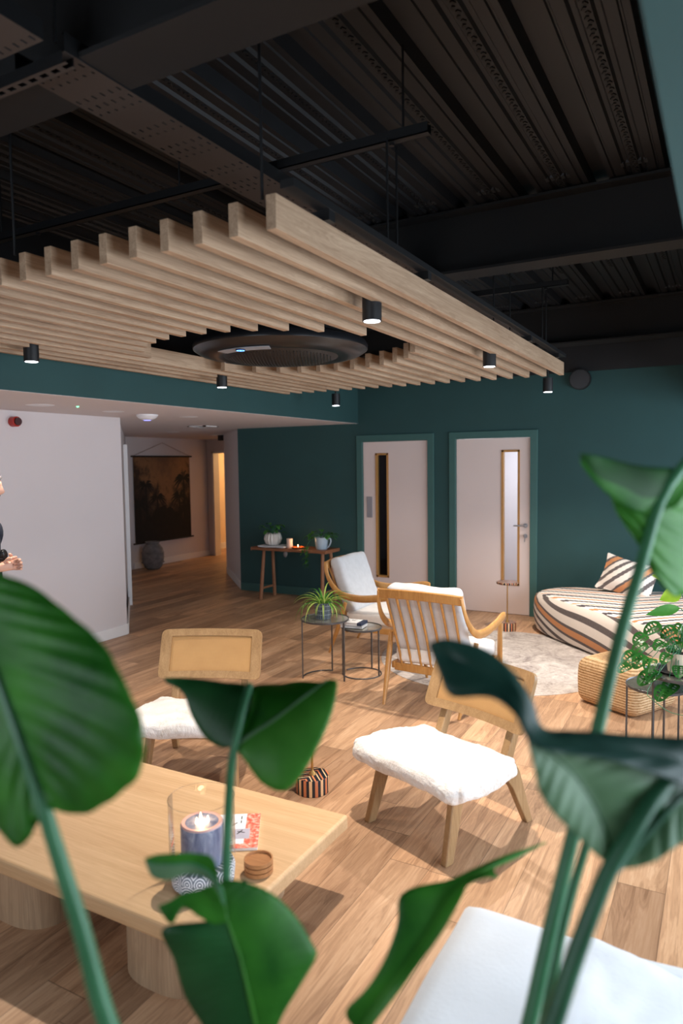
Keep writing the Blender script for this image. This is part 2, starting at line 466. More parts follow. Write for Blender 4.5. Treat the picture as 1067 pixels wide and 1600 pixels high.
def ikat(name, rot, scale, off):
    t = NT(name); co = t.map(t.coord(), (1, 1, 1), rot, off)
    sp = t.N.new('ShaderNodeSeparateXYZ'); t.L.new(co, sp.inputs[0])
    x, y, z = sp.outputs
    # saw-toothed edges of a woven pattern
    saw = t.math('MULTIPLY', t.math('FRACT', t.math('MULTIPLY', t.math('ADD', x, y), 22)), 0.02)
    warp = t.noise(t.map(co, (1.0, 1.0, 1.2)), 0.9, 0, 0.3)
    f = t.math('ADD', t.math('MULTIPLY', x, 0.50), t.math('MULTIPLY', z, 2.1))
    f = t.math('ADD', f, t.math('MULTIPLY', y, -0.50))
    f = t.math('ADD', t.math('ADD', f, t.math('MULTIPLY', warp, 1.3)), saw)
    f = t.math('FRACT', t.math('MULTIPLY', f, scale))
    W_, D_, O_ = (232, 222, 212), (74, 66, 68), (200, 132, 78)
    c = t.ramp(f, [(0, lin(W_)), (0.15, lin(D_)), (0.26, lin(W_)), (0.40, lin(D_)), (0.47, lin(O_)), (0.62, lin(D_)), (0.69, lin(W_)), (0.88, lin(D_))], 'CONSTANT')
    n = t.noise(t.map(co, (90, 90, 90)), 1, 2)
    t.base(t.mix(t.math('MULTIPLY', n, 0.25), c, lin((190, 175, 165))))
    t.set(Roughness=0.95); t.bump(n, 0.4, 0.003); return t.m
M['ikat_side'] = ikat('ikat_side', (0, 0, 0), 0.95, (0.1, 0, 0.12))
M['ikat_cushion'] = ikat('ikat_cushion', (0, R(60), 0), 1.15, (0.3, 0.1, 0.4))
def ikat_top():
    t = NT('ikat_top'); sp = t.N.new('ShaderNodeSeparateXYZ'); t.L.new(t.coord(), sp.inputs[0])
    x, y = sp.outputs[0], sp.outputs[1]
    saw = t.math('MULTIPLY', t.math('FRACT', t.math('MULTIPLY', x, 22)), 0.014)
    f = t.math('ADD', t.math('ADD', y, t.math('MULTIPLY', x, 0.08)), saw)
    f = t.math('ADD', f, t.math('MULTIPLY', t.math('MAXIMUM', t.math('SUBTRACT', x, -0.75), 0), -0.9))
    f = t.math('FRACT', t.math('MULTIPLY', f, 2.5))
    W_, D_, O_ = (236, 228, 220), (66, 58, 62), (196, 130, 80)
    c = t.ramp(f, [(0, lin(W_)), (0.16, lin(D_)), (0.28, lin(W_)), (0.44, lin(O_)), (0.56, lin(W_)), (0.72, lin(D_)), (0.86, lin(W_)), (0.93, lin(O_))], 'CONSTANT')
    t.base(c); t.set(Roughness=0.95); t.bump(t.noise(t.coord(), 90, 2), 0.4, 0.003); return t.m
M['ikat_top'] = ikat_top()

def jute():
    t = NT('jute'); co = t.coord(); sp = t.N.new('ShaderNodeSeparateXYZ'); t.L.new(co, sp.inputs[0])
    f = t.math('FRACT', t.math('MULTIPLY', sp.outputs[2], 52))
    h = t.math('SINE', t.math('MULTIPLY', f, PI))
    n = t.noise(t.map(co, (60, 60, 90)), 1, 3)
    n2 = t.noise(co, 5, 2)
    g = t.math('ADD', t.math('MULTIPLY', h, 0.4), t.math('MULTIPLY', n, 0.6))
    t.base(t.ramp(t.math('ADD', g, t.math('MULTIPLY', n2, 0.25)), [(0.35, lin((112, 80, 48))), (0.66, lin((186, 150, 106))), (0.95, lin((216, 188, 152)))]))
    t.set(Roughness=0.95); t.bump(g, 0.9, 0.006); return t.m
M['jute'] = jute()
def rug():
    t = NT('rug'); co = t.coord(); n = t.noise(co, 3.5, 8, 0.75, 1.2); n2 = t.noise(co, 30, 4, 0.8)
    f = t.math('ADD', t.math('MULTIPLY', n, 0.7), t.math('MULTIPLY', n2, 0.3))
    t.base(t.ramp(f, [(0.36, lin((116, 106, 104))), (0.47, lin((172, 162, 156))), (0.62, lin((210, 202, 196)))])); t.set(Roughness=0.95)
    t.bump(n2, 0.4, 0.004); return t.m
M['rug'] = rug()
def fur():
    t = NT('shearling'); co = t.coord(); n = t.noise(co, 7, 4, 0.6, 0.8); n2 = t.noise(t.map(co, (60, 60, 20)), 1.4, 4, 0.7, 0.6)
    f = t.math('ADD', t.math('MULTIPLY', n, 0.75), t.math('MULTIPLY', n2, 0.3))
    t.base(t.ramp(f, [(0.30, lin((204, 188, 170))), (0.46, lin((238, 232, 226))), (0.8, lin((248, 246, 244)))])); t.set(Roughness=1.0)
    t.p.inputs['Sheen Weight'].default_value = 0.3
    t.bump(n2, 0.6, 0.01); return t.m
M['fur'] = fur()
def cane():
    t = NT('cane'); co = t.coord(); sp = t.N.new('ShaderNodeSeparateXYZ'); t.L.new(co, sp.inputs[0])
    a = t.math('SINE', t.math('MULTIPLY', sp.outputs[0], 900)); b = t.math('SINE', t.math('MULTIPLY', sp.outputs[2], 900))
    f = t.math('MULTIPLY', t.math('ADD', t.math('ADD', a, b), 2), 0.25)
    n = t.noise(co, 6, 3)
    t.base(t.mix(t.math('MULTIPLY', f, 0.3), t.mix(n, lin((192, 150, 96)), lin((168, 126, 78))), lin((140, 102, 60))))
    t.set(Roughness=0.7); t.bump(f, 0.3, 0.002); return t.m
M['cane'] = cane()
def candle():
    t = NT('grey_candle'); co = t.coord(); sp = t.N.new('ShaderNodeSeparateXYZ'); t.L.new(co, sp.inputs[0])
    n = t.noise(t.map(co, (14, 14, 5)), 2.0, 4, 0.6, 1.0)
    side = t.ramp(n, [(0.35, lin((92, 100, 128))), (0.6, lin((132, 138, 160))), (0.75, lin((176, 178, 190)))])
    t.base(side); t.set(Roughness=0.45); t.p.inputs['Subsurface Weight'].default_value = 0.0; return t.m
M['candle_side'] = candle()
M['candle_pool'] = plain('candle_pool', (206, 106, 86), 0.15, 0, 0.05)
M['candle_rim'] = plain('candle_rim', (206, 164, 156), 0.5, 0, 0.03)
def pattern_white():
    t = NT('fern_pattern'); co = t.coord(); sp = t.N.new('ShaderNodeSeparateXYZ'); t.L.new(co, sp.inputs[0])
    a = t.math('ARCTAN2', sp.outputs[1], sp.outputs[0])
    u = t.math('MULTIPLY', a, 16 / (2 * PI)); fu = t.math('SUBTRACT', t.math('FRACT', u), 0.5)
    d = t.math('SQRT', t.math('ADD', t.math('POWER', fu, 2), t.math('POWER', t.math('SUBTRACT', t.math('FRACT', t.math('MULTIPLY', sp.outputs[2], 22)), 0.2), 2)))
    s_ = t.math('GREATER_THAN', t.math('SINE', t.math('MULTIPLY', d, 34)), 0.1)
    t.base(t.mix(s_, lin((104, 112, 124)), lin((236, 236, 240)))); t.set(Roughness=0.5); return t.m
M['fern_pattern'] = pattern_white()
def pot_relief():
    t = NT('pot_relief'); co = t.coord(); sp = t.N.new('ShaderNodeSeparateXYZ'); t.L.new(co, sp.inputs[0])
    a = t.math('ARCTAN2', sp.outputs[1], sp.outputs[0])
    fu = t.math('FRACT', t.math('MULTIPLY', a, 22 / (2 * PI))); fv = t.math('FRACT', t.math('MULTIPLY', sp.outputs[2], 28))
    g = t.math('MAXIMUM', t.math('LESS_THAN', fu, 0.22), t.math('LESS_THAN', fv, 0.2))
    t.base(t.mix(g, lin((66, 78, 90)), lin((136, 146, 154)))); t.set(Roughness=0.6); t.bump(g, 0.4, 0.003); return t.m
M['pot_relief'] = pot_relief()
def tapestry_mat():
    t = NT('tapestry_print'); co = t.coord('Generated'); sp = t.N.new('ShaderNodeSeparateXYZ'); t.L.new(co, sp.inputs[0])
    y, z = sp.outputs[1], sp.outputs[2]
    n = t.noise(t.map(co, (1, 4, 4)), 2.2, 6, 0.65, 0.4)
    g = t.math('ADD', t.math('MULTIPLY', z, 0.55), t.math('MULTIPLY', n, 0.75))
    dx = t.math('ABSOLUTE', t.math('SUBTRACT', y, 0.56)); g = t.math('SUBTRACT', g, t.math('MULTIPLY', dx, 0.55))
    t.base(t.ramp(g, [(0.34, lin((32, 24, 20))), (0.52, lin((60, 44, 34))), (0.70, lin((134, 98, 66))), (0.9, lin((110, 80, 60)))]))
    t.set(Roughness=0.95); return t.m
M['tapestry'] = tapestry_mat()
M['palm_print'] = plain('palm_print', (24, 20, 18), 0.95, 0, 0.2)
def cover_mat():
    t = NT('magazine_cover'); co = t.coord(); n = t.noise(co, 60, 4, 0.7)
    t.base(t.ramp(n, [(0.35, lin((214, 70, 62))), (0.5, lin((238, 128, 104))), (0.65, lin((248, 206, 190)))])); t.set(Roughness=0.3); return t.m
M['coral_cover'] = cover_mat()
M['lilac'] = plain('lilac', (186, 182, 196), 0.4, 0, 0.1)
M['charcoal'] = plain('charcoal', (34, 32, 36), 0.5, 0, 0.05)
M['warm_wall'] = plain('warm_wall', (232, 210, 180), 0.8, 0, 0.01)
M['frost'] = emit('bright_room_beyond', (0.60, 0.70, 0.84), 0.62)
# ------------------------------------------------------------ the setting
struct(MB().bb((-12, -2.6, -0.1), (1.95, 14.0, 0)).build('floor', M['floor']))
YW = 8.05
# back wall with two door openings, painted green up to the black steel
D1 = (-4.115, -3.185, 2.075); D2 = (-2.865, -1.94, 2.075)
b = MB()
for x0, x1 in ((-6.07, D1[0]), (D1[1], D2[0]), (D2[1], 1.75)): b.bb((x0, YW, 0), (x1, YW + 0.12, 2.745))
for d in (D1, D2): b.bb((d[0], YW, d[2]), (d[1], YW + 0.12, 2.745))
struct(b.build('wall_back', M['green_wall']))
struct(MB().bb((-4.16, YW, 2.747), (1.75, YW + 0.12, 3.6)).build('wall_back_upper', M['ceil_black']))
# corridor walls, both at 45 degrees to the room
def wall_line(name, p, q, z0, z1, th, mat):
    p, q = Vector((*p, 0)), Vector((*q, 0)); d = q - p; c = (p + q) / 2; n = Vector((-d.y, d.x, 0)).normalized()
    c = c + n * th / 2
    return struct(MB().box((c.x, c.y, (z0 + z1) / 2), (d.length, abs(th), z1 - z0), math.atan2(d.y, d.x)).build(name, mat))
wall_line('wall_corridor_right', (-7.22, 9.22), (-6.07, 8.07), 0, 2.29, 0.12, M['white_wall'])
wall_line('wall_corridor_left', (-5.60, 5.38), (-9.13, 8.91), 0, 2.29, 0.12, M['white_wall'])
wall_line('wall_left', (-5.57, -2.5), (-5.57, 5.38), 0, 2.29, 0.12, M['white_wall'])
struct(MB().bb((-9.12, 8.80, 0), (-9.0, 11.05, 2.29)).build('wall_corridor_end', M['white_wall']))
b = MB().bb((-9.05, 10.93, 0), (-8.83, 11.05, 2.29)).bb((-7.95, 10.93, 0), (-6.0, 11.05, 2.29)).bb((-8.83, 10.93, 2.03), (-7.95, 11.05, 2.29))
struct(b.build('wall_corridor_far', M['white_wall']))
struct(MB().bb((-7.3, 9.3, 0), (-6.0, 9.42, 2.29)).build('wall_corridor_side', M['white_wall']))
# lit room beyond the corridor
b = MB().bb((-9.6, 11.05, 0), (-9.5, 13.4, 2.4)).bb((-9.6, 13.3, 0), (-7.0, 13.4, 2.4)).bb((-7.1, 11.05, 0), (-7.0, 13.4, 2.4)).bb((-9.6, 11.05, 2.4), (-7.0, 13.4, 2.5))
struct(b.build('wall_lit_room', M['warm_wall']))
struct(MB().bb((-9.5, 11.08, 0), (-9.48, 13.3, 0.12)).bb((-9.5, 13.28, 0), (-7.1, 13.3, 0.12)).build('baseboard_lit_room', M['white_trim']))
fr = MB().bb((-8.86, 10.90, 0), (-8.82, 11.07, 2.06)).bb((-7.96, 10.90, 0), (-7.92, 11.07, 2.06)).bb((-8.86, 10.90, 2.02), (-7.92, 11.07, 2.06))
struct(fr.build('door_3', M['white_trim']))
l = bpy.data.lights.new('lit_room_lamp', 'POINT'); l.energy = 48; l.color = (1.0, 0.62, 0.28); l.shadow_soft_size = 0.15
lo = bpy.data.objects.new('lit_room_lamp', l); lo.location = (-8.4, 12.3, 2.15); col.objects.link(lo)
# low ceiling at the left, green bulkhead above it
struct(MB().bb((-12, -2.6, 2.29), (-4.16, 14, 2.37)).build('ceiling_low', M['white_wall']))
struct(MB().bb((-4.28, -2.6, 2.292), (-4.155, YW, 2.745)).build('wall_bulkhead_left', M['green_wall']))
struct(MB().bb((-4.28, -2.6, 2.747), (-4.16, YW, 3.6)).build('wall_bulkhead_left_upper', M['ceil_black']))
struct(MB().bb((-0.092, -2.6, 2.292), (-0.0, YW, 3.6)).build('wall_bulkhead_right', M['green_wall']))
struct(MB().bb((-0.094, -2.6, 2.28), (1.75, YW, 2.292)).build('ceiling_low_right', M['green_wall']))
struct(MB().bb((-4.28, -2.72, 0), (1.9, -2.6, 0.55)).bb((-4.28, -2.72, 2.4), (1.9, -2.6, 3.6)).bb((-4.28, -2.72, .55), (-3.3, -2.6, 2.4)).bb((-.5, -2.72, .55), (1.9, -2.6, 2.4)).build('wall_front', M['white_wall']))
struct(MB().bb((-5.7, -2.72, 0), (-4.28, -2.6, 2.4)).build('wall_front_left', M['white_wall']))
# right wall with three tall windows
b = MB(); ys = [-2.6] + [v for p in WIN_R for v in p] + [YW]
for k in range(0, len(ys), 2): b.bb((1.62, ys[k], 0), (1.74, ys[k + 1], 2.3))
for a_, b_ in WIN_R: b.bb((1.62, a_, 0), (1.74, b_, 0.45)).bb((1.62, a_, 2.15), (1.74, b_, 2.3))
struct(b.build('wall_right', M['white_wall']))
for k, (a_, b_) in enumerate(WIN_R):
    f = MB()
    for y in (a_ + .03, (a_ + b_) / 2, b_ - .03): f.bb((1.64, y - .03, .45), (1.72, y + .03, 2.15))
    for z in (.48, 2.12): f.bb((1.64, a_, z - .03), (1.72, b_, z + .03))
    fo = struct(f.build('window_%d' % (k + 1), M['black']))
    MB().bb((1.675, a_, .45), (1.681, b_, 2.15)).build('pane', M['window_glass'], fo)
f = MB()
for x in (-3.27, -1.9, -.53): f.bb((x - .03, -2.7, .55), (x + .03, -2.62, 2.4))
for z in (.58, 2.37): f.bb((-3.3, -2.7, z - .03), (-.5, -2.62, z + .03))
fo = struct(f.build('window_4', M['black']))
MB().bb((-3.3, -2.665, .55), (-.5, -2.66, 2.4)).build('pane', M['window_glass'], fo)
# skirting boards
def skirt(name, p, q, mat, side=1):
    p, q = Vector((*p, 0)), Vector((*q, 0)); d = q - p; n = Vector((-d.y, d.x, 0)).normalized() * side * 0.008
    c = (p + q) / 2 + n
    struct(MB().box((c.x, c.y, 0.055), (d.length, 0.016, 0.11), math.atan2(d.y, d.x)).build(name, mat, bevel=0.003))
skirt('baseboard_left', (-5.57, -2.5), (-5.57, 5.37), M['white_trim'], -1)
skirt('baseboard_corridor_left', (-5.57, 5.38), (-9.02, 8.83), M['white_trim'], -1)
skirt('baseboard_corridor_right', (-7.22, 9.22), (-6.07, 8.07), M['white_trim'], -1)
skirt('baseboard_corridor_end', (-9.0, 8.9), (-9.0, 10.93), M['white_trim'], -1)
skirt('baseboard_back_left', (-6.06, YW), (-4.19, YW), M['green_trim'], -1)
skirt('baseboard_back_middle', (-3.13, YW), (-2.94, YW), M['green_trim'], -1)
skirt('baseboard_back_right', (-1.87, YW), (1.6, YW), M['green_trim'], -1)
# corridor door frame at the end of the left diagonal wall
c = Vector((-8.05, 7.87, 0)); 
struct(MB().box((-6.72, 6.56, 1.03), (0.07, 0.05, 2.06), R(135)).build('trim_1', M['white_trim'], bevel=0.004))
# doors
def door(n, x0, x1, zt, hinge_right, glz):
    fo = MB()
    a_, b_, c_, d_ = x0 - .062, x0 + .02, x1 - .02, x1 + .062
    fo.prism([(a_, 0), (b_, 0), (b_, zt - .02), (c_, zt - .02), (c_, 0), (d_, 0), (d_, zt + .062), (a_, zt + .062)], (0, YW + .041, 0), (1, 0, 0), (0, 0, 1), (0, 1, 0), .118)
    root = struct(fo.build('door_%d' % n, M['green_trim'], bevel=0.004))
    gx0, gx1, gz0, gz1 = glz
    w_ = .022
    lf = MB(); a, b_ = x0 + .024, x1 - .024
    Y0, Y1 = YW + .012, YW + .056
    lf.bb((a, Y0, .006), (gx0, Y1, zt - .024)).bb((gx1, Y0, .006), (b_, Y1, zt - .024))
    lf.bb((gx0, Y0, .006), (gx1, Y1, gz0)).bb((gx0, Y0, gz1), (gx1, Y1, zt - .024))
    leaf = lf.build('door_leaf', M['door'], root)
    bd = MB()
    bd.bb((gx0 - .003, Y0 - .008, gz0), (gx0 + w_, Y1 + .004, gz1)).bb((gx1 - w_, Y0 - .008, gz0), (gx1 + .003, Y1 + .004, gz1))
    bd.bb((gx0, Y0 - .008, gz0 - .003), (gx1, Y1 + .004, gz0 + w_)).bb((gx0, Y0 - .008, gz1 - w_), (gx1, Y1 + .004, gz1 + .003))
    bd.build('glazing_bead', M['beech'], leaf)
    MB().bb((gx0 + w_, YW + .03, gz0 + w_), (gx1 - w_, YW + .036, gz1 - w_)).build('glass_panel', M['window_glass'], leaf)
    return root, leaf
r1, lf1 = door(1, D1[0], D1[1], D1[2], True, (-3.915, -3.74, .33, 1.905))
r2, lf2 = door(2, D2[0], D2[1], D2[2], False, (-2.293, -2.085, .345, 1.912))
MB().bb((-4.045, YW + .004, 1.09), (-3.965, YW + .012, 1.355)).build('push_plate', M['steel'], lf1, bevel=.003)
# lever handle and lock of the right-hand door
hb = MB(); cy = YW + .012
hb.v and None
b = MB(); b.prism([(.026 * math.cos(2 * PI * k / 20), .026 * math.sin(2 * PI * k / 20)) for k in range(20)], (-2.015, cy - .005, 1.045), (1, 0, 0), (0, 0, 1), (0, 1, 0), .01)
b.tube([(-2.015, cy, 1.045), (-2.015, cy - .05, 1.045), (-2.03, cy - .055, 1.045), (-2.14, cy - .052, 1.045)], .0095, 10)
b.build('door_handle', M['steel'], lf2, smooth=True)
b = MB(); b.prism([(.024 * math.cos(2 * PI * k / 20), .024 * math.sin(2 * PI * k / 20)) for k in range(20)], (-2.015, cy - .005, .925), (1, 0, 0), (0, 0, 1), (0, 1, 0), .01)
b.bb((-2.018, cy - .04, .90), (-2.012, cy - .01, .94)).bb((-2.019, cy - .042, .86), (-2.011, cy - .036, .912))
b.build('lock', M['steel'], lf2)
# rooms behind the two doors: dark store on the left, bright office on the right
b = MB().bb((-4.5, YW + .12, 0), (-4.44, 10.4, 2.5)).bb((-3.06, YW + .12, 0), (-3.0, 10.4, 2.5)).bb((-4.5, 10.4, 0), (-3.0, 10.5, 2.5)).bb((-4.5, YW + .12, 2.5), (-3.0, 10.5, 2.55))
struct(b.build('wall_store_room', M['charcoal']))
b = MB().bb((-2.99, YW + .12, 0), (-2.93, 10.4, 2.5)).bb((-.9, YW + .12, 0), (-.84, 10.4, 2.5)).bb((-2.99, 10.4, 0), (-.84, 10.5, 2.5)).bb((-2.99, YW + .12, 2.5), (-.84, 10.5, 2.55))
struct(b.build('wall_office', M['white_wall']))
b = MB()
for z in (.6, .98, 1.36, 1.74): b.bb((-2.6, 10.33, z), (-1.0, 10.4, z + .012))
for k in range(9): b.bb((-2.6 + k * .2, 10.36, 0), (-2.592 + k * .2, 10.4, 2.3))
struct(b.build('trim_2', plain('pale_blue', (170, 186, 204), .6)))
area('office_light', (-1.9, 9.3, 2.45), (0, 0, 0), 1.2, 1.2, 62, (0.85, 0.92, 1.0))

# steel deck above: folded sheet, ribs running towards the back wall
def deck():
    vs = []; fs = []; prof = []
    P = 0.409; x = 0.409 - 0.29
    z0 = 3.41
    x_end = -4.3
    # one period, leftwards from a recess
    per = [(0, .06), (-.035, .06), (-.05, 0), (-.075, 0), (-.080, .008), (-.088, .008), (-.093, 0), (-.135, 0), (-.145, .014), (-.165, .014), (-.175, 0),
           (-.215, 0), (-.225, .014), (-.245, .014), (-.255, 0), (-.30, 0), (-.305, .008), (-.313, .008), (-.318, 0), (-.345, 0), (-.36, .06), (-.409, .06)]
    for k in range(12):
        for a, b_ in per[:-1]: prof.append((x - k * P + a, z0 + b_))
    prof = [p for p in prof if p[0] > x_end]
    for y in (-2.6, YW):
        for a, b_ in prof: vs.append((a, y, b_))
    n = len(prof)
    fs = [(i, i + 1, n + i + 1, n + i) for i in range(n - 1)]
    b = MB(); b.add(vs, fs)
    return b.build('ceiling', M['ceil_black'], solid=0.003)
struct(deck())
struct(MB().bb((-4.3, -2.6, 3.50), (-0.0, YW + .1, 3.60)).build('ceiling_slab', M['charcoal']))
# embossed dimples of the deck, rows of small dots
b = MB()
for k in range(9):
    xx = -0.29 - .409 * k - .195
    y = 1.2
    while y < 6.4:
        b.box((xx - .004, y, 3.407), (.012, .02, .006), .5); b.box((xx + .006, y + .03, 3.407), (.012, .02, .006), -.5); y += .06
struct(b.build('trim_3', M['beam']))
# closures where the recesses of the deck meet the second beam
b = MB()
for k in range(5):
    for j in range(5):
        b.box((-0.29 - .409 * k - .195 - .06 + j * .03, 4.28, 3.425), (.018, .05, .035), 0)
    for j in range(5):
        b.box((-0.29 - .409 * k - .195 - .06 + j * .03, 7.45, 3.425), (.018, .05, .035), 0)
struct(b.build('trim_4', M['grey_metal']))
def beam(n, y0, zb, zt, wf):
    b = MB(); t = .016; yc = y0
    b.bb((-4.15, yc - wf / 2, zb), (-0.05, yc + wf / 2, zb + t)).bb((-4.15, yc - wf / 2, zt - t), (-0.05, yc + wf / 2, zt)).bb((-4.15, yc - .006, zb + t), (-0.05, yc + .006, zt - t))
    return struct(b.build('ceiling_beam_%d' % n, M['beam']))
beam(1, 1.655, 3.0, 3.40, .21); beam(2, 4.525, 3.0, 3.40, .20); beam(3, 7.77, 3.0, 3.40, .24)
beam(4, -1.2, 3.0, 3.40, .20)
# ------------------------------------------------------------ slatted oak raft
SZ0, SZ1 = 2.50, 2.606
HC, HR = (-2.60, 3.955), 0.875      # round opening for the ceiling cassette
raft = []
for i in range(20):
    x1 = -1.2226 - .144 * i; x0 = x1 - .037; xc = x1
    y0, y1 = 1.84, 6.155
    dx = xc - HC[0]
    runs = [(y0, y1)]
    if i >= 4 and abs(dx) < HR:
        h = math.sqrt(HR * HR - dx * dx)
        runs = [(y0, HC[1] - h), (HC[1] + h, y1)]
    raft.append((i, x0, x1, runs))
WHERE = ['outermost on the right edge of the hanging raft', 'second from the right edge of the hanging raft', 'third from the right edge of the hanging raft', 'fourth from the right edge, just right of the round opening']
for i, x0, x1, runs in raft:
    for k, (ya, yb) in enumerate(runs):
        b = MB().bb((x0, ya, SZ0), (x1, yb, SZ1)); o = b.build('ceiling_slat', M['oak_slat'], bevel=.0012, seg=1)
        if len(runs) == 1 and i < 4: lab = 'full-length light oak slat, ' + WHERE[i]
        elif len(runs) == 1:
            lab = 'full-length light oak slat, number %d from the left edge of the raft' % (20 - i) if i < 19 else 'full-length light oak slat, outermost on the left edge of the raft beside the green bulkhead'
        else: lab = 'light oak slat cut short at the %s side of the round opening, slat %d from the right' % (('near', 'far')[k], i + 1)
        tag(o, lab, 'slat', 'light oak slats of the hanging ceiling raft')
# black carriers the slats are fixed to
for k, y in enumerate((2.15, 3.05, 4.95, 5.85)):
    o = MB().bb((-4.06, y - .02, SZ1), (-1.2, y + .02, SZ1 + .035)).build('raft_carrier', M['black'])
    tag(o, 'black carrier bar across the top of the oak slats, %s' % ('nearest the front edge', 'in front of the round opening', 'behind the round opening', 'nearest the back wall')[k], 'carrier bar', 'carrier bars on top of the raft')
for x_, l_ in ((-1.43, 'right'), (-3.68, 'left')):
    o = MB().bb((x_ - .02, 5.80, SZ1 + .0355), (x_ + .02, 6.68, SZ1 + .055)).build('light_bracket', M['black']); tag(o, 'black bracket reaching past the back end of the raft to the %s downlight' % l_, 'bracket', 'brackets of the far downlights')
o = MB().bb((-1.245, 1.9, SZ1 + .035), (-1.195, 6.1, SZ1 + .06)).build('edge_rail', M['black']); tag(o, 'long black rail along the right top edge of the oak raft', 'rail')
# threaded hangers
RODS = [(-1.30, 1.88, 2.61, 3.41, 'at the front corner of the oak raft'), (-2.46, 1.86, 2.61, 3.41, 'above the front edge of the raft at the far left'),
        (-1.75, 1.49, 3.02, 3.41, 'dropping to the corner of the perforated cable tray'), (-1.20, 2.60, 2.666, 3.055, 'left of the pair below the near rail end'),
        (-1.20, 2.69, 2.666, 3.055, 'right of the pair below the near rail end'), (-1.21, 5.30, 2.666, 3.055, 'left of the pair below the far rail end'),
        (-1.21, 5.42, 2.666, 3.055, 'right of the pair below the far rail end'), (-1.40, 4.72, 2.606, 3.41, 'left of the two beyond the second beam'), (-1.29, 4.72, 2.606, 3.41, 'right of the two beyond the second beam')]
for x, y, z0, z1, lab in RODS:
    o = MB().cyl((x, y, z0), .005, z1 - z0, 8).build('hanger_rod', M['black'], smooth=True); tag(o, 'thin dark hanger rod ' + lab, 'rod', 'hanger rods of the ceiling')
for y, lab in ((2.645, 'near black steel channel hung across the room under the deck'), (5.36, 'far black steel channel hung across the room beyond the second beam')):
    t = thing('suspension_rail', lab, 'rail', (-2.4, y, 3.052), 0, 'suspension rails under the deck')
    MB().bb((-1.4, -.021, 0), (1.36, -.017, .04)).bb((-1.4, .017, 0), (1.36, .021, .04)).bb((-1.4, -.021, 0), (1.36, .021, .004)).build('channel', M['black'], t)
    for q in (1.2, -.9): MB().cyl((q, 0, -.012), .012, .03, 6).build('bolt', M['black'], t)
    for q in (-1.2, .1, 1.25): MB().cyl((q, 0, .04), .005, .32, 8).build('drop_rod', M['black'], t)
# perforated cable trays
def tray(name, x0, x1, y0, y1, z, label, seed, holes=True):
    """sheet-metal tray with slots cut through the bottom"""
    t = thing(name, label, 'cable tray', ((x0 + x1) / 2, y0, z), 0, 'perforated cable trays')
    W_ = x1 - x0; L_ = y1 - y0; b = MB()
    # rows of slots: grid of cells, slots left open
    ny = int(L_ / .05); cols_ = 6; vs = {}
    def V(x, y):
        k = (round(x, 4), round(y, 4))
        if k not in vs: vs[k] = len(b.v); b.v.append((x, y, 0))
        return vs[k]
    for r_ in range(ny):
        ya = L_ * r_ / ny; yb = L_ * (r_ + 1) / ny
        has = (r_ % 4) in (1, 2) or (r_ % 8 == 4)
        long_ = (r_ // 2) % 2 == 0
        s0, s1 = (ya + (yb - ya) * .3, ya + (yb - ya) * (.75 if long_ else .55))
        xs = [-W_ / 2]
        for c in range(cols_):
            cx = -W_ / 2 + W_ * (c + .5) / cols_; xs += [cx - .0042, cx + .0042]
        xs.append(W_ / 2)
        for j in range(len(xs) - 1):
            if has and j % 2 == 1 and holes:
                b.add([(xs[j], ya, 0), (xs[j + 1], ya, 0), (xs[j + 1], s0, 0), (xs[j], s0, 0)], [(0, 1, 2, 3)])
                b.add([(xs[j], s1, 0), (xs[j + 1], s1, 0), (xs[j + 1], yb, 0), (xs[j], yb, 0)], [(0, 1, 2, 3)])
            else:
                b.add([(xs[j], ya, 0), (xs[j + 1], ya, 0), (xs[j + 1], yb, 0), (xs[j], yb, 0)], [(0, 1, 2, 3)])
    b.build('tray_bottom', M['tray'], t, solid=.002)
    for s_ in (-1, 1):
        sb = MB().bb((s_ * W_ / 2 - .001, 0, 0), (s_ * W_ / 2 + .001, L_, .055)).bb((s_ * W_ / 2 - (.012 if s_ > 0 else 0), 0, .053), (s_ * W_ / 2 + (.012 if s_ < 0 else 0), L_, .055))
        sb.build('side_flange', M['black'], t)
    return t
tray('cable_tray', -1.945, -1.725, 1.50, 7.4, 2.995, 'long perforated steel cable tray running above the front slats to the back', 1)
tray('cable_tray', -1.945, -1.735, -1.5, 1.435, 2.995, 'nearer perforated cable tray piece in the top left corner of the view', 2)
t = thing('strut_bracket', 'short perforated steel strut under the cable tray joint at top left', 'bracket', (-2.6, 1.515, 2.96))
b = MB(); L_ = 1.75; x = -.87
while x < .87:
    b.bb((x, -.02, 0), (x + .02, .02, .002)); b.bb((x + .02, -.02, 0), (x + .05, -.009, .002)); b.bb((x + .02, .009, 0), (x + .05, .02, .002)); x += .05
b.build('slotted_face', M['tray'], t)
MB().bb((-.87, -.022, 0), (.87, -.02, .035)).bb((-.87, .02, 0), (.87, .022, .035)).build('flange', M['black'], t)
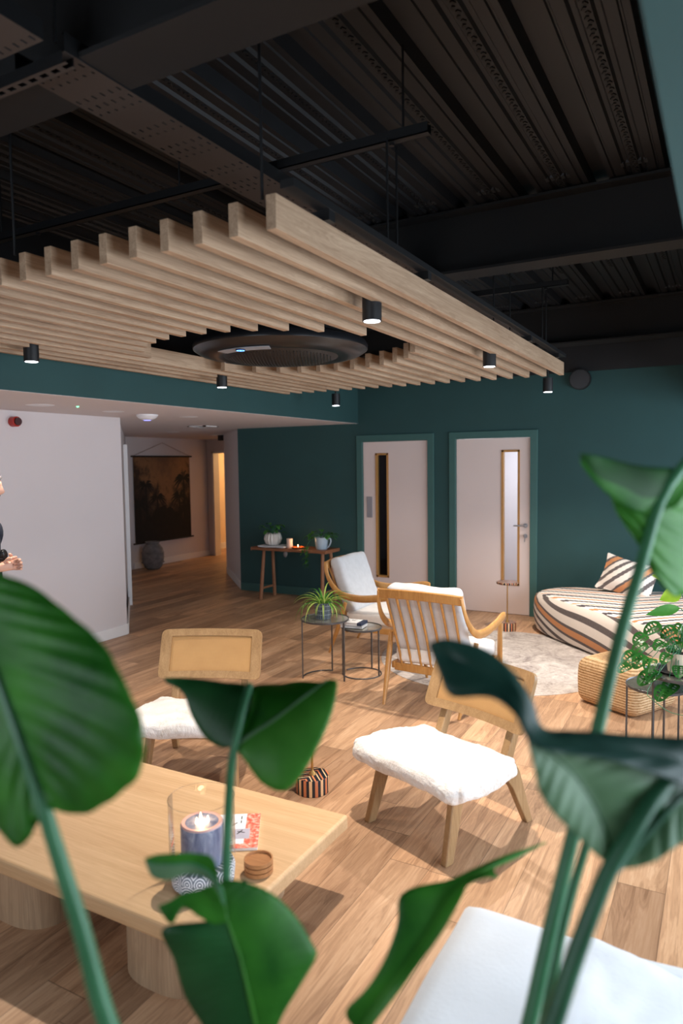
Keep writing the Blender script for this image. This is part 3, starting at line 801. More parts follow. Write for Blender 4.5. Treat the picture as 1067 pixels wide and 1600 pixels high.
# surface downlights under the raft
LBL = {('R', 'near'): 'largest black cylinder downlight, on the right side of the raft near its front', ('R', 'mid'): 'black cylinder downlight halfway along the right side of the raft',
       ('R', 'far'): 'black cylinder downlight on a stem just past the far right end of the raft', ('L', 'near'): 'black cylinder downlight at the left edge of the raft, nearest the camera',
       ('L', 'mid'): 'black cylinder downlight at the left edge below the round ceiling unit', ('L', 'far'): 'black cylinder downlight hanging in front of the corner of the green bulkhead'}
dl0 = None
for x, y, z, w_ in DL:
    side = 'R' if x > -2 else 'L'
    lab = LBL[(side, w_)]; g = 'black cylinder downlights'
    if dl0 is None:
        t = thing('downlight', lab, 'downlight', (x, y, z), 0, g); dl0 = t
        MB().lathe([(.038, 0), (.044, 0), (.044, .125), (.0, .125)], n=28).build('housing', M['black'], t, smooth=True)
        MB().cyl((0, 0, -.002), .037, .004, 24).build('lens', M['lamp_glow'], t)
        MB().cyl((0, 0, .125), .008, .10, 8).build('stem', M['black'], t)
    else: dup(dl0, (x, y, z), 0, lab, g)
    spot('downlight_beam', (x, y, z - .01), 250 if side == 'R' else (130 if w_ == 'near' else 48), (1.0, 0.88, 0.76), 118, .8, .03)
# round cassette in the opening
t = thing('ceiling_cassette', 'large round black air conditioning unit in the opening of the slatted raft', 'air conditioner', (-2.605, 3.95, 2.455))
MB().lathe([(.33, .048), (.40, .030), (.47, .034), (.53, .048), (.572, .075), (.575, .10), (.56, .125), (.50, .145), (.0, .15)], n=72).build('casing', M['black_gloss'], t, smooth=True)
MB().lathe([(0, -.012), (.15, -.006), (.28, .010), (.37, .030), (.385, .042), (.385, .05), (0, .05)], n=72).build('grille_disc', M['black'], t, smooth=True)
b = MB()
for k in range(-16, 17):
    x = k * .0205; L_ = math.sqrt(max(0, .34 ** 2 - x * x))
    pts = []
    for q in range(9):
        y = -L_ + 2 * L_ * q / 8; r_ = math.hypot(x, y); pts.append((x, y, -.016 + .026 * (r_ / .28) ** 2 if r_ < .28 else .010 + .2 * (r_ - .28)))
    b.tube(pts, .0028, 5)
g_ = b.build('grille_bars', M['black_gloss'], t); g_.rotation_euler = (0, 0, YAW)
g_['kind'] = 'stuff'
# display window with the blue ring
dd = Vector((0, 0, 0)) - Vector((-2.605, 3.95, 0)); base = math.atan2(dd.y, dd.x) - R(35)
b = MB(); n = 14
for a0, a1, mm in ((-.36, .46, 0),):
    vs = []
    for k in range(n + 1):
        a = base + a0 + (a1 - a0) * k / n
        vs += [(.405 * math.cos(a), .405 * math.sin(a), .024), (.475 * math.cos(a), .475 * math.sin(a), .030)]
    b.add(vs, [(2 * k, 2 * k + 1, 2 * k + 3, 2 * k + 2) for k in range(n)])
b.build('display', plain('display_grey', (150, 152, 158), .35), t, solid=.004)
p = Vector((.44 * math.cos(base + .02), .44 * math.sin(base + .02), .0225))
b = MB(); b.cyl(p - Vector((0, 0, .003)), .030, .006, 24).build('display_lens', M['navy'], t)
b = MB(); vs = []
for k in range(28):
    a = 2 * PI * k / 28
    vs += [(p.x + .016 * math.cos(a), p.y + .016 * math.sin(a), p.z - .0045), (p.x + .025 * math.cos(a), p.y + .025 * math.sin(a), p.z - .0045)]
b.add(vs, [(2 * k, 2 * k + 1, (2 * k + 3) % 56, (2 * k + 2) % 56) for k in range(28)])
b.cyl((p.x, p.y, p.z - .005), .006, .002, 12)
b.build('indicator_ring', M['led_blue'], t)
for a in (R(40), R(130), R(220), R(310)): MB().cyl((.42 * math.cos(a), .42 * math.sin(a), .12), .005, .8, 8).build('hanger', M['black'], t)
MB().lathe([(.0, .15), (.42, .15), (.42, .30), (0, .30)], n=40).build('upper_body', M['black'], t)
# extract valve high on the back wall
t = thing('wall_vent', 'round grey mesh vent high on the green wall beside the raft end', 'vent', (-1.42, YW, 2.66), 0)
MB().prism([(.112 * math.cos(2 * PI * k / 40), .112 * math.sin(2 * PI * k / 40)) for k in range(40)], (0, -.03, 0), (1, 0, 0), (0, 0, 1), (0, 1, 0), .06).build('collar', M['black'], t, smooth=True)
b = MB()
for k in range(-9, 10):
    q = k * .0105; L_ = math.sqrt(max(0, .102 ** 2 - q * q))
    b.bb((q - .0022, -.066, -L_), (q + .0022, -.062, L_)); b.bb((-L_, -.067, q - .0022), (L_, -.063, q + .0022))
b.build('mesh', M['grey_metal'], t)
MB().prism([(.100 * math.cos(2 * PI * k / 40), .100 * math.sin(2 * PI * k / 40)) for k in range(40)], (0, -.0605, 0), (1, 0, 0), (0, 0, 1), (0, 1, 0), .002).build('backing', M['charcoal'], t)
# fittings of the low white ceiling
ZC = 2.29
def disc(name, x, y, r, h, mat, label, cat, grp=None):
    o = MB().lathe([(0, -h), (r * .7, -h * .9), (r, -h * .2), (r, 0)], (x, y, ZC), 32).build(name, mat, smooth=True); return tag(o, label, cat, grp)
disc('recessed_light', -4.93, 3.90, .11, .006, M['white_plastic'], 'flat round recessed light in the low ceiling above the person, left of the green lamp', 'light', 'recessed lights of the low ceiling')
disc('recessed_light', -4.96, 5.74, .10, .006, M['white_plastic'], 'flat round recessed light to the right of the domed detector', 'light', 'recessed lights of the low ceiling')
disc('recessed_light', -7.3, 8.1, .10, .006, M['white_plastic'], 'flat round recessed light deep in the corridor before the tapestry', 'light', 'recessed lights of the low ceiling')
disc('recessed_light', -5.0, 4.75, .10, .004, M['white_plastic'], 'unlit flat disc in the low ceiling just left of the domed detector', 'light', 'recessed lights of the low ceiling')
t = thing('ceiling_detector', 'white domed detector with violet glow on the low ceiling', 'detector', (-5.05, 5.235, ZC))
MB().lathe([(0, -.055), (.05, -.052), (.085, -.035), (.105, -.012), (.105, 0)], n=36).build('dome', M['white_plastic'], t, smooth=True)
MB().cyl((0, 0, -.058), .035, .004, 24).build('glow_ring', M['led_violet'], t)
o = MB().lathe([(0, -.012), (.01, -.008), (.012, 0)], (-4.78, 4.15, ZC), 12).build('indicator_lamp', M['led_green']); tag(o, 'tiny green indicator lamp on the low white ceiling', 'lamp')
for x, y, s_, lab in ((-5.98, 7.2, .28, 'square louvre vent in the corridor ceiling nearer the green wall'), (-7.4, 9.4, .3, 'square louvre vent in the corridor ceiling near the tapestry')):
    t = thing('ceiling_vent', lab, 'vent', (x, y, ZC), 0, 'ceiling vents')
    MB().bb((-s_ / 2, -s_ / 2, -.01), (s_ / 2, -s_ / 2 + .03, 0)).bb((-s_ / 2, s_ / 2 - .03, -.01), (s_ / 2, s_ / 2, 0)).bb((-s_ / 2, -s_ / 2, -.01), (-s_ / 2 + .03, s_ / 2, 0)).bb((s_ / 2 - .03, -s_ / 2, -.01), (s_ / 2, s_ / 2, 0)).build('frame', M['white_trim'], t)
    b = MB()
    for k in range(8): b.bb((-s_ / 2 + .03, -s_ / 2 + .035 + k * (s_ - .06) / 8, -.006), (s_ / 2 - .03, -s_ / 2 + .045 + k * (s_ - .06) / 8, -.001))
    b.build('louvre', M['grey_metal'], t)
# red sounder on the left wall
t = thing('alarm_sounder', 'red round fire alarm sounder high on the white wall at the left edge', 'alarm', (-5.57, 4.11, 2.19))
MB().prism([(.045 * math.cos(2 * PI * k / 28), .045 * math.sin(2 * PI * k / 28)) for k in range(28)], (.035, 0, 0), (0, 1, 0), (0, 0, 1), (1, 0, 0), .07).build('body', M['red'], t, smooth=True, bevel=.006)
MB().prism([(.034 * math.cos(2 * PI * k / 28), .034 * math.sin(2 * PI * k / 28)) for k in range(28)], (.078, 0, 0), (0, 1, 0), (0, 0, 1), (1, 0, 0), .016).build('horn', M['dark_red'], t, smooth=True)
# exit light box over the corridor end
o = MB().bb((-7.42, 9.30, 2.19), (-7.34, 9.38, 2.285)).build('corridor_sign_box', M['black'], bevel=.004); tag(o, 'small dark box under the corridor ceiling before the lit doorway', 'box')
# corridor end: tapestry and jar
t = thing('tapestry', 'dark brown tropical landscape tapestry hanging on the corridor end wall', 'tapestry', (-8.985, 9.66, 1.2))
MB().bb((-.004, -.72, -.76), (.002, .73, .745)).build('cloth', M['tapestry'], t)
for z, nm in ((.755, 'top_rod'), (-.765, 'bottom_rod')):
    MB().tube([(.01, -.77, z), (.01, .78, z)], .014, 10).build(nm, M['palm_print'], t, smooth=True)
MB().tube([(.01, -.70, .77), (.01, 0, 1.0), (.01, .71, .77)], .003, 6).build('cord', M['rustic'], t)
random.seed(11)
def palm(b, y, z, s_, trunk):
    for k in range(13):
        a = PI * (-.15 + 1.3 * k / 12) + random.uniform(-.1, .1); L_ = s_ * random.uniform(.8, 1.1); pts = []
        for q in range(6):
            u = q / 5; pts.append((.0035 + .00015 * k, max(-.715, min(.722, y + math.cos(a) * L_ * u)), max(-.7, min(.73, z + math.sin(a) * L_ * u - .55 * L_ * u * u))))
        n = len(pts); vs = []
        for q, p in enumerate(pts):
            w2 = .16 * s_ * math.sin(PI * min(.97, q / (n - 1) * .85 + .12)); vs += [(p[0], p[1], p[2] + w2 * .5), (p[0], p[1], p[2] - w2 * .5)]
        b.add(vs, [(2 * q, 2 * q + 1, 2 * q + 3, 2 * q + 2) for q in range(n - 1)])
    b.add([(.0034, y - .02, z), (.0034, y + .02, z), (.0034, y + .05, z - trunk), (.0034, y - .01, z - trunk)], [(0, 1, 2, 3)])
b = MB()
for a in ((-.44, .25, .22, .9), (-.16, .02, .24, .7), (.55, .35, .30, 1.0), (.42, .02, .26, .7), (-.60, -.1, .26, .6), (.62, -.2, .3, .5)): palm(b, *a)
vs = [(.003, -.72, -.76)]; 
for k in range(30):
    y = -.72 + 1.45 * k / 29; vs.append((.003, y, -.45 + .28 * abs(math.cos(2.1 * y / .72)) + random.uniform(-.05, .05)))
vs.append((.003, .73, -.76)); b.add(vs, [tuple(range(len(vs)))])
b.build('palm_print', M['palm_print'], t)
t = thing('stone_jar', 'weathered grey stone jar standing below the tapestry', 'jar', (-8.72, 9.07, 0))
MB().lathe([(.10, 0), (.15, .04), (.185, .16), (.19, .26), (.17, .36), (.13, .42), (.105, .44), (.125, .47), (.12, .48), (.10, .47), (.10, .42), (0, .40)], n=40).build('body', M['stone'], t, smooth=True)
b = MB()
for z in (.12, .20, .29): b.lathe([(.1885, z - .008), (.198, z), (.1885, z + .008)], n=40)
b.build('raised_band', M['stone'], t, smooth=True)
# ------------------------------------------------------------ furniture
_tex = {}
def fuzz(o, s_, size):
    k = size
    if k not in _tex:
        q = bpy.data.textures.new('clouds', 'CLOUDS'); q.noise_scale = size; q.noise_depth = 2; _tex[k] = q
    d = o.modifiers.new('fuzz', 'DISPLACE'); d.texture = _tex[k]; d.strength = s_; d.mid_level = .5; d.texture_coords = 'LOCAL'; return o
# low lounge chairs with shearling seats and cane backs
def panel_pt(u, v, off):
    """u across, v up the back panel; it leans back and is slightly dished"""
    y = .165 + .40 * v + .035 * (1 - (u / .315) ** 2); z = .475 + .90 * v
    return Vector((u, y + off * .91, z - off * .4))
def rounded(a, b, A, B, r):
    s_, t_ = (1 if a >= 0 else -1), (1 if b >= 0 else -1)
    x, y = abs(a), abs(b)
    if x > A - r and y > B - r:
        # map square corner to a round one
        dx, dy = x - (A - r), y - (B - r); mx = max(dx, dy); L_ = math.hypot(dx, dy)
        if L_ > 1e-9: x, y = A - r + dx / L_ * mx, B - r + dy / L_ * mx
    return s_ * x, t_ * y
def lounge_chair(loc, rz, label):
    t = thing('lounge_chair', label, 'chair', loc, rz, 'low lounge chairs with cane backs')
    cw = M['chair_wood']
    for s_ in (-1, 1):
        X = s_ * .235
        # front leg
        b = MB(); b.prism([(-.245, .30), (-.165, .30), (-.272, 0), (-.322, 0)], (X, 0, 0), (0, 1, 0), (0, 0, 1), (1, 0, 0), .036)
        b.v = [(x + s_ * .02 * (1 - z / .30), y, z) for x, y, z in b.v]
        b.build('leg', cw, t, bevel=.006)
        # rear leg with the arched bracket
        b = MB(); pf = [(.05, .298), (.20, .325), (.235, .27), (.315, 0), (.272, 0), (.175, .20), (.14, .245), (.09, .268), (.02, .278), (-.06, .280), (-.165, .272), (-.165, .30)]
        b.prism(pf, (X, 0, 0), (0, 1, 0), (0, 0, 1), (1, 0, 0), .036)
        b.v = [(x + s_ * .02 * (1 - min(.3, z) / .30), y, z) for x, y, z in b.v]
        b.build('leg', cw, t, bevel=.005)
        b = MB(); b.prism([(.125, .29), (.185, .29), (.35, .68), (.315, .69)], (s_ * .215, 0, 0), (0, 1, 0), (0, 0, 1), (1, 0, 0), .045)
        b.build('back_post', cw, t, bevel=.005)
    MB().bb((-.235, -.235, .262), (.235, -.205, .30)).build('front_rail', cw, t, bevel=.004)
    MB().bb((-.235, .10, .262), (.235, .13, .30)).build('rear_rail', cw, t, bevel=.004)
    # panel frame and cane
    A, B = .315, .155; n, m_ = 28, 16
    fb = MB(); cb = MB()
    us = sorted(set([-A + 2 * A * i / n for i in range(n + 1)] + [-A + .062, A - .062]))
    vs_ = sorted(set([-B + 2 * B * j / m_ for j in range(m_ + 1)] + [-B + .045, B - .045]))
    def grid(b, ok, off0, off1):
        idx = {}
        def V(i, j, o):
            if (i, j, o) not in idx:
                a, c = rounded(us[i], vs_[j], A, B, .035); idx[(i, j, o)] = len(b.v); b.v.append(panel_pt(a, c + B, off1 if o else off0))
            return idx[(i, j, o)]
        cells = {(i, j) for i in range(len(us) - 1) for j in range(len(vs_) - 1) if ok(i, j)}
        for (i, j) in cells:
            for o in (0, 1):
                q = [V(i, j, o), V(i + 1, j, o), V(i + 1, j + 1, o), V(i, j + 1, o)]; b.f.append(q if o == 0 else q[::-1]); b.mi.append(0)
            for (di, dj, e) in ((-1, 0, ((i, j + 1), (i, j))), (1, 0, ((i + 1, j), (i + 1, j + 1))), (0, -1, ((i, j), (i + 1, j))), (0, 1, ((i + 1, j + 1), (i, j + 1)))):
                if (i + di, j + dj) not in cells:
                    (a, c), (d, e2) = e; b.f.append([V(a, c, 1), V(d, e2, 1), V(d, e2, 0), V(a, c, 0)]); b.mi.append(0)
    inner = lambda i, j: us[i] >= -A + .0619 and us[i + 1] <= A - .0619 and vs_[j] >= -B + .0449 and vs_[j + 1] <= B - .0449
    grid(fb, lambda i, j: not inner(i, j), -.013, .013)
    fb.build('back_frame', cw, t, smooth=True, ang=30)
    grid(cb, inner, -.002, .002)
    cb.build('cane_panel', M['cane'], t, smooth=True)
    # shearling seat: a thick pad, wider at the front
    def fn(o):
        k = 1 + .06 * (-o.y / .27)
        wob = .006 * math.sin(o.x * 31 + o.y * 17) + .005 * math.sin(o.y * 43 - o.x * 11)
        X, Y = rounded(o.x, o.y, .365, .26, .11)
        return Vector((X * k, Y, o.z * (1 - .25 * max(0, o.y / .27)) + wob + .010 * (-o.y / .27)))
    b = MB(); b.rbox((0, -.100, .345), (.73, .52, .104), .050, 20, .08, fn=fn)
    fuzz(b.build('shearling_seat', M['fur'], t, smooth=True, sub=2), .008, .022)
    return t
lounge_chair((-1.18, 3.22, 0), R(-21.7), 'low lounge chair with white shearling seat in the open floor right of the coffee table')
lounge_chair((-2.68, 3.15, 0), R(24.8), 'low lounge chair with white shearling seat behind the coffee table at left')

# armchairs with spindle backs
def armchair():
    t = thing('armchair', 'beech spindle-back armchair seen from behind, with cream cushions', 'armchair', (-1.86, 4.95, 0), R(175.3), 'beech spindle-back armchairs')
    w_ = M['beech']
    for s_ in (-1, 1):
        MB().tube(cr_spline([(s_ * .30, .372, 0), (s_ * .325, .26, .26), (s_ * .345, .17, .50)], 8), [.011, .014, .018, .021, .022, .022, .020, .017], 10).build('leg', w_, t, smooth=True)
        MB().tube(cr_spline([(s_ * .315, -.37, 0), (s_ * .325, -.34, .26), (s_ * .335, -.315, .575)], 8), [.011, .014, .018, .020, .020, .019, .017, .015], 10).build('leg', w_, t, smooth=True)
        arm = cr_spline([(s_ * .325, .385, .855), (s_ * .338, .365, .76), (s_ * .348, .305, .655), (s_ * .353, .20, .575), (s_ * .352, .03, .548), (s_ * .35, -.16, .565), (s_ * .345, -.32, .592), (s_ * .34, -.40, .598)], 34)
        rad = [.020 + .014 * min(1, max(0, (i - 4) / 12)) for i in range(34)]
        rad[-1] = .022; rad[-2] = .030
        MB().tube(arm, rad, 12, flat=.5, upv=(1, 0, 0)).build('armrest', w_, t, smooth=True, ang=60).rotation_euler = (0, 0, 0)
        MB().bb((s_ * .31 - .012, -.33, .235), (s_ * .31 + .012, .21, .285)).build('side_rail', w_, t, bevel=.005)
    # curved crest rail
    b = MB(); n = 20; vs = []
    for i in range(n + 1):
        u = -1 + 2 * i / n; x = .332 * u; y = .375 + .03 * (1 - u * u); z = .80 + .012 * (1 - u * u)
        for dy, dz in ((-.011, 0), (.011, 0), (.017, .065), (-.003, .068)): vs.append((x, y + dy, z + dz))
    fs = [(4 * i + k, 4 * i + (k + 1) % 4, 4 * i + 4 + (k + 1) % 4, 4 * i + 4 + k) for i in range(n) for k in range(4)] + [(0, 1, 2, 3), (4 * n + 3, 4 * n + 2, 4 * n + 1, 4 * n)]
    b.add(vs, fs); b.build('crest_rail', w_, t, smooth=True, bevel=.004)
    MB().bb((-.31, .165, .215), (.31, .19, .275)).build('back_rail', w_, t, bevel=.005)
    MB().bb((-.31, -.34, .235), (.31, -.315, .285)).build('front_rail', w_, t, bevel=.005)
    for k in range(7):
        x = -.255 + .085 * k
        MB().tube(cr_spline([(x * .95, .178, .245), (x, .265, .52), (x * 1.03, .388 + .012 * (1 - (x / .3) ** 2), .82)], 7), .0095, 8).build('spindle', w_, t, smooth=True)
    b = MB(); b.rbox((0, -.075, .350), (.60, .56, .13), .045, 12, .10); fuzz(b.build('seat_cushion', M['linen'], t, smooth=True, sub=1), .012, .16)
    Mx = Matrix.Rotation(R(-21), 4, 'X')
    def fn(o): return Vector((o.x, o.y + .008 * math.sin(o.x * 12 + o.z * 9), o.z))
    b = MB(); b.rbox((0, .232, .645), (.58, .13, .54), .05, 12, 0, M=Mx, fn=fn)
    fuzz(b.build('back_cushion', M['linen_grey'], t, smooth=True, sub=1), .022, .16)
    return t
ac = armchair()
dup(ac, (-2.90, 5.99, 0), R(91), 'beech spindle-back armchair seen from the side, behind the small table with the spider plant')

# coffee table
TZ = .32
t = thing('coffee_table', 'large low light oak coffee table on thick rounded legs in the left foreground', 'table', (-2.1, 2.05, 0))
MB().bb((-.80, -.447, TZ - .062), (.745, .447, TZ)).build('tabletop', M['oak_table'], t, bevel=.012, seg=3)
for x, y in ((.42, -.20), (-.34, -.20), (.34, .20), (-.42, .20)):
    b = MB(); r0 = []
    for k in range(48):
        a = 2 * PI * k / 48; c_, s_ = math.cos(a), math.sin(a)
        r0.append((.195 * math.copysign(abs(c_) ** .75, c_), .175 * math.copysign(abs(s_) ** .75, s_)))
    b.prism(r0, (x, y, (TZ - .062) / 2), (1, 0, 0), (0, 1, 0), (0, 0, 1), TZ - .062)
    b.build('leg', M['oak_table_leg'], t, smooth=True)
# on the coffee table
def local(o, pts): return pts
t = thing('hurricane_candle_holder', 'clear glass hurricane on a fern-patterned base, on the coffee table', 'candle holder', (-1.584, 1.845, TZ))
MB().lathe([(.085, 0), (.108, .012), (.112, .06), (.104, .078), (0, .078)], n=48).build('patterned_base', M['fern_pattern'], t, smooth=True)
g = MB(); g.lathe([(.112, .08), (.1145, .14), (.1145, .308)], n=56); g.v and None
g.f = [f for f in g.f if len(f) == 4]; g.mi = [0] * len(g.f)
go = g.build('glass_shade', M['glass'], t, smooth=True)
MB().tube([(.1145 * math.cos(2 * PI * k / 48), .1145 * math.sin(2 * PI * k / 48), .308) for k in range(49)], .0014, 6).build('glass_lip', M['glass'], go, smooth=True)
t = thing('pillar_candle', 'thick grey three-wick pillar candle burning inside the glass hurricane', 'candle', (-1.584, 1.845, TZ + .0785))
MB().lathe([(.070, 0), (.074, .006), (.074, .135), (.068, .142)], n=44).build('wax_body', M['candle_side'], t, smooth=True)
MB().lathe([(.0735, .134), (.070, .1435), (.058, .142), (.052, .128)], n=44).build('rim', M['candle_rim'], t, smooth=True)
MB().lathe([(.054, .128), (0, .126)], n=36).build('melted_pool', M['candle_pool'], t, smooth=True)
for k in range(3):
    a = R(20 + 120 * k); x, y = .022 * math.cos(a), .022 * math.sin(a)
    wk = MB().cyl((x, y, .126), .0012, .012, 6).build('wick', M['charcoal'], t)
    MB().lathe([(0, .133), (.0045, .140), (.0048, .147), (.0025, .158), (0, .166)], (x, y, 0), 12).build('flame', M['flame'], wk, smooth=True)
l = bpy.data.lights.new('candle_light', 'POINT'); l.energy = .4; l.color = (1, .6, .3); l.shadow_soft_size = .01
lo = bpy.data.objects.new('candle_light', l); lo.location = (-1.584, 1.845, TZ + .235); col.objects.link(lo)
for k in range(3):
    o = MB().lathe([(.046, 0), (.052, .003), (.052, .017), (.047, .017), (.046, .008), (0, .008)], (0, 0, 0), 40).build('wooden_coaster', M['coaster'], smooth=True, ang=30)
    o.location = (-1.447, 1.985, TZ + .0175 * k)
    tag(o, ('round wooden coaster at the bottom of the stack of three', 'round wooden coaster in the middle of the stack of three', 'round wooden coaster on top of the stack of three')[k], 'coaster', 'wooden coasters on the coffee table')
t = thing('magazine', 'coral and white magazine lying behind the candle on the coffee table', 'magazine', (-1.675, 2.162, TZ), R(-57.5))
MB().bb((-.13, -.085, 0), (.13, .085, .012)).build('pages', M['paper'], t, bevel=.002)
MB().bb((-.131, -.086, .0122), (.131, .086, .0130)).build('cover', M['coral_cover'], t)
MB().bb((-.131, -.086, .0131), (.10, .030, .0134)).build('white_panel', M['paper'], t)
MB().bb((-.01, -.035, .0135), (.065, .050, .0138)).build('cover_picture', M['lilac'], t)
b = MB()      # the strokes of the title
for x0, y0, x1, y1 in ((-.11, .01, -.085, .01), (-.075, .01, -.055, .01), (-.11, -.025, -.11, -.05), (-.09, -.025, -.09, -.05), (-.11, -.03, -.07, -.03), (-.06, -.005, -.035, -.025), (-.05, -.05, -.03, -.03), (.0, .02, .03, .0), (.01, .0, .02, .03)):
    d = math.hypot(x1 - x0, y1 - y0); b.box(((x0 + x1) / 2, (y0 + y1) / 2, .0141), (d, .004, .0004), math.atan2(y1 - y0, x1 - x0))
b.build('cover_print', M['charcoal'], t)
for k, (lab, mm) in enumerate((('white-paged book at the bottom of the pile on the left end of the coffee table', 'linen'), ('pale grey book on top of the pile on the left end of the coffee table', 'linen_grey'))):
    t = thing('book', lab, 'book', (-2.66, 1.80, TZ + .027 * k), R(35 + 6 * k), 'books on the coffee table')
    MB().bb((-.13, -.10, .003), (.128, .098, .022)).build('pages', M['paper'], t)
    MB().bb((-.135, -.105, 0), (.135, .103, .003)).bb((-.135, -.105, .022), (.135, .103, .025)).bb((-.135, -.105, 0), (-.131, .103, .025)).build('cover', M[mm], t)

# round rug
b = MB(); b.lathe([(1.05, 0), (1.052, .002), (1.045, .005), (0, .006)], (0, 0, 0), 96)
o = b.build('round_rug', M['rug'], smooth=True, ang=30); o.location = (-1.796, 6.182, 0); tag(o, 'round cream and grey faded rug under the armchairs', 'rug')

# nests of small round tables
def nest(name_lab, loc, r_, h, feet, gap0, gap1, grp):
    t = thing('side_table', name_lab, 'side table', loc, 0, grp)
    MB().lathe([(r_ - .004, 0), (r_, .002), (r_, .016), (r_ - .003, .018), (r_ - .006, .012), (0, .012)], (0, 0, h - .018), 56).build('tray_top', M['grey_metal'], t, smooth=True, ang=30)
    MB().lathe([(r_ - .008, 0), (0, .001)], (0, 0, h - .0055), 56).build('mirror_inlay', M['mirror_top'], t, smooth=True)
    for a in feet:
        x, y = (r_ - .008) * math.cos(a), (r_ - .008) * math.sin(a)
        MB().box((x, y, (h - .016) / 2), (.011, .011, h - .016), a).build('leg', M['grey_metal'], t)
    b = MB(); n = 36; pts = [((r_ - .008) * math.cos(gap0 + (gap1 - gap0) * k / n), (r_ - .008) * math.sin(gap0 + (gap1 - gap0) * k / n), .005) for k in range(n + 1)]
    b.tube(pts, .0055, 6).build('base_ring', M['grey_metal'], t, smooth=True)
    return t
nest('taller round metal side table holding the spider plant', (-2.905, 4.99, 0), .20, .505, (R(214), R(-8), R(103)), R(103), R(214), 'nest of round metal side tables by the armchairs')
nest('lower round metal side table holding two books', (-2.68, 5.215, 0), .172, .41, (R(-4), R(86), R(200)), R(-160), R(170), 'nest of round metal side tables by the armchairs')
nest('taller round metal side table with the trailing plant at the right edge', (-.215, 4.54, 0), .20, .525, (R(225), R(345), R(95)), R(95), R(225), 'nest of round metal side tables by the jute pouffe')
nest('lower round metal side table in front of the jute pouffe', (-.345, 4.585, 0), .178, .42, (R(190), R(-15), R(80)), R(-90), R(190), 'nest of round metal side tables by the jute pouffe')
# books on the lower table
for k, (c_, dx, rz_, lab) in enumerate((('linen_grey', 0, 8, 'grey-covered book lying under the navy-spined one on the low metal table'), ('navy', .0, 4, 'book with navy spine lying on top of another on the low metal table'))):
    t = thing('book', lab, 'book', (-2.735 + dx, 5.175, .4105 + .024 * k), R(rz_), 'books on the low metal table')
    MB().bb((-.093, -.068, .0025), (.095, .066, .0205)).build('pages', M['paper'], t)
    MB().bb((-.097, -.07, 0), (.097, .07, .0025)).bb((-.097, -.07, .0205), (.06 if k else .097, .07, .023)).build('cover', M['paper' if k else 'linen_grey'], t)
    MB().bb((.06 if k else .095, -.0705, .0 if not k else .0), (.099, .0705, .0232)).build('spine', M['navy' if k else 'linen_grey'], t)
    if k: 
        b = MB(); [b.box((-.03 + random.uniform(-.04, .04), random.uniform(-.04, .04), .0232), (random.uniform(.01, .04), .005, .0006), random.uniform(0, 3)) for q in range(9)]
        b.build('cover_print', M['grey_metal'], t)

# brass drinks tables with striped bases
def drinks(loc, lab):
    t = thing('drinks_table', lab, 'side table', loc, 0, 'small brass-stemmed drinks tables')
    MB().lathe([(.090, 0), (.092, .003), (.092, .086), (.090, .09)], n=56).build('base', M['stripe_side'], t, smooth=True, ang=30)
    MB().cyl((0, 0, .0895), .0895, .0015, 48).build('base_top', M['stripe_top'], t)
    MB().lathe([(.02, .091), (.018, .10), (.008, .112), (.0065, .13), (.0065, .485), (.02, .495)], n=18).build('stem', M['brass'], t, smooth=True)
    MB().lathe([(.02, .494), (.108, .496), (.115, .502), (.115, .514), (.108, .519), (0, .519)], n=56).build('top', M['stripe_top'], t, smooth=True, ang=30)
    return t
drinks((-2.005, 7.27, 0), 'small brass-stemmed drinks table with striped base before the right-hand door')
drinks((-1.952, 3.19, 0), 'small brass-stemmed drinks table with striped base between the two lounge chairs')

# woven floor sofa and its cushion
poly = [(-1.80, 7.50), (-1.55, 7.93), (.95, 7.93), (.95, 6.2), (.2, 5.85), (-.62, 6.20), (-1.15, 6.70), (-1.68, 7.22)]
t = thing('floor_sofa', 'large woven floor sofa with bold cream, black and rust pattern against the green wall', 'sofa', (0, 0, 0))
cxy = Vector((-.3, 7.0))
def ring(s_, z):
    P = [Vector(p) for p in poly]; n = 64; L_ = []
    out = cr_closed(P, n)
    return [(cxy.x + (p.x - cxy.x) * s_[0], cxy.y + (p.y - cxy.y) * s_[1], z) for p in out]
def cr_closed(P, n):
    # rounded polygon by repeated corner cutting
    for _ in range(3):
        Q = []
        for i in range(len(P)):
            a, b_ = P[i], P[(i + 1) % len(P)]; Q += [a.lerp(b_, .22), a.lerp(b_, .78)]
        P = Q
    return P
levels = [(.955, .015), (.985, .04), (1.0, .12), (1.004, .22), (1.0, .33), (.985, .385), (.955, .412), (.90, .425), (.6, .432), (.0, .434)]
rings = [ring((s_, s_), z) for s_, z in levels[:-1]]
vs = [p for r_ in rings for p in r_]; n = len(rings[0]); fs = []; mi = []
for i in range(len(rings) - 1):
    for k in range(n): fs.append((i * n + k, i * n + (k + 1) % n, (i + 1) * n + (k + 1) % n, (i + 1) * n + k)); mi.append(1 if i >= 6 else 0)
vs.append((cxy.x, cxy.y, .434)); c_ = len(vs) - 1
for k in range(n): fs.append(((len(rings) - 1) * n + k, (len(rings) - 1) * n + (k + 1) % n, c_)); mi.append(1)
fs.append(tuple(range(n))[::-1]); mi.append(0)
b = MB(); b.v = vs; b.f = [list(f) for f in fs]; b.mi = mi
side = MB(); side.v = list(vs); side.f = [list(f) for f, q in zip(fs, mi) if q == 0]; side.mi = [0] * len(side.f)
top = MB(); top.v = list(vs); top.f = [list(f) for f, q in zip(fs, mi) if q == 1]; top.mi = [0] * len(top.f)
side.build('sofa_body', M['ikat_side'], t, smooth=True); top.build('sofa_top', M['ikat_top'], t, smooth=True)
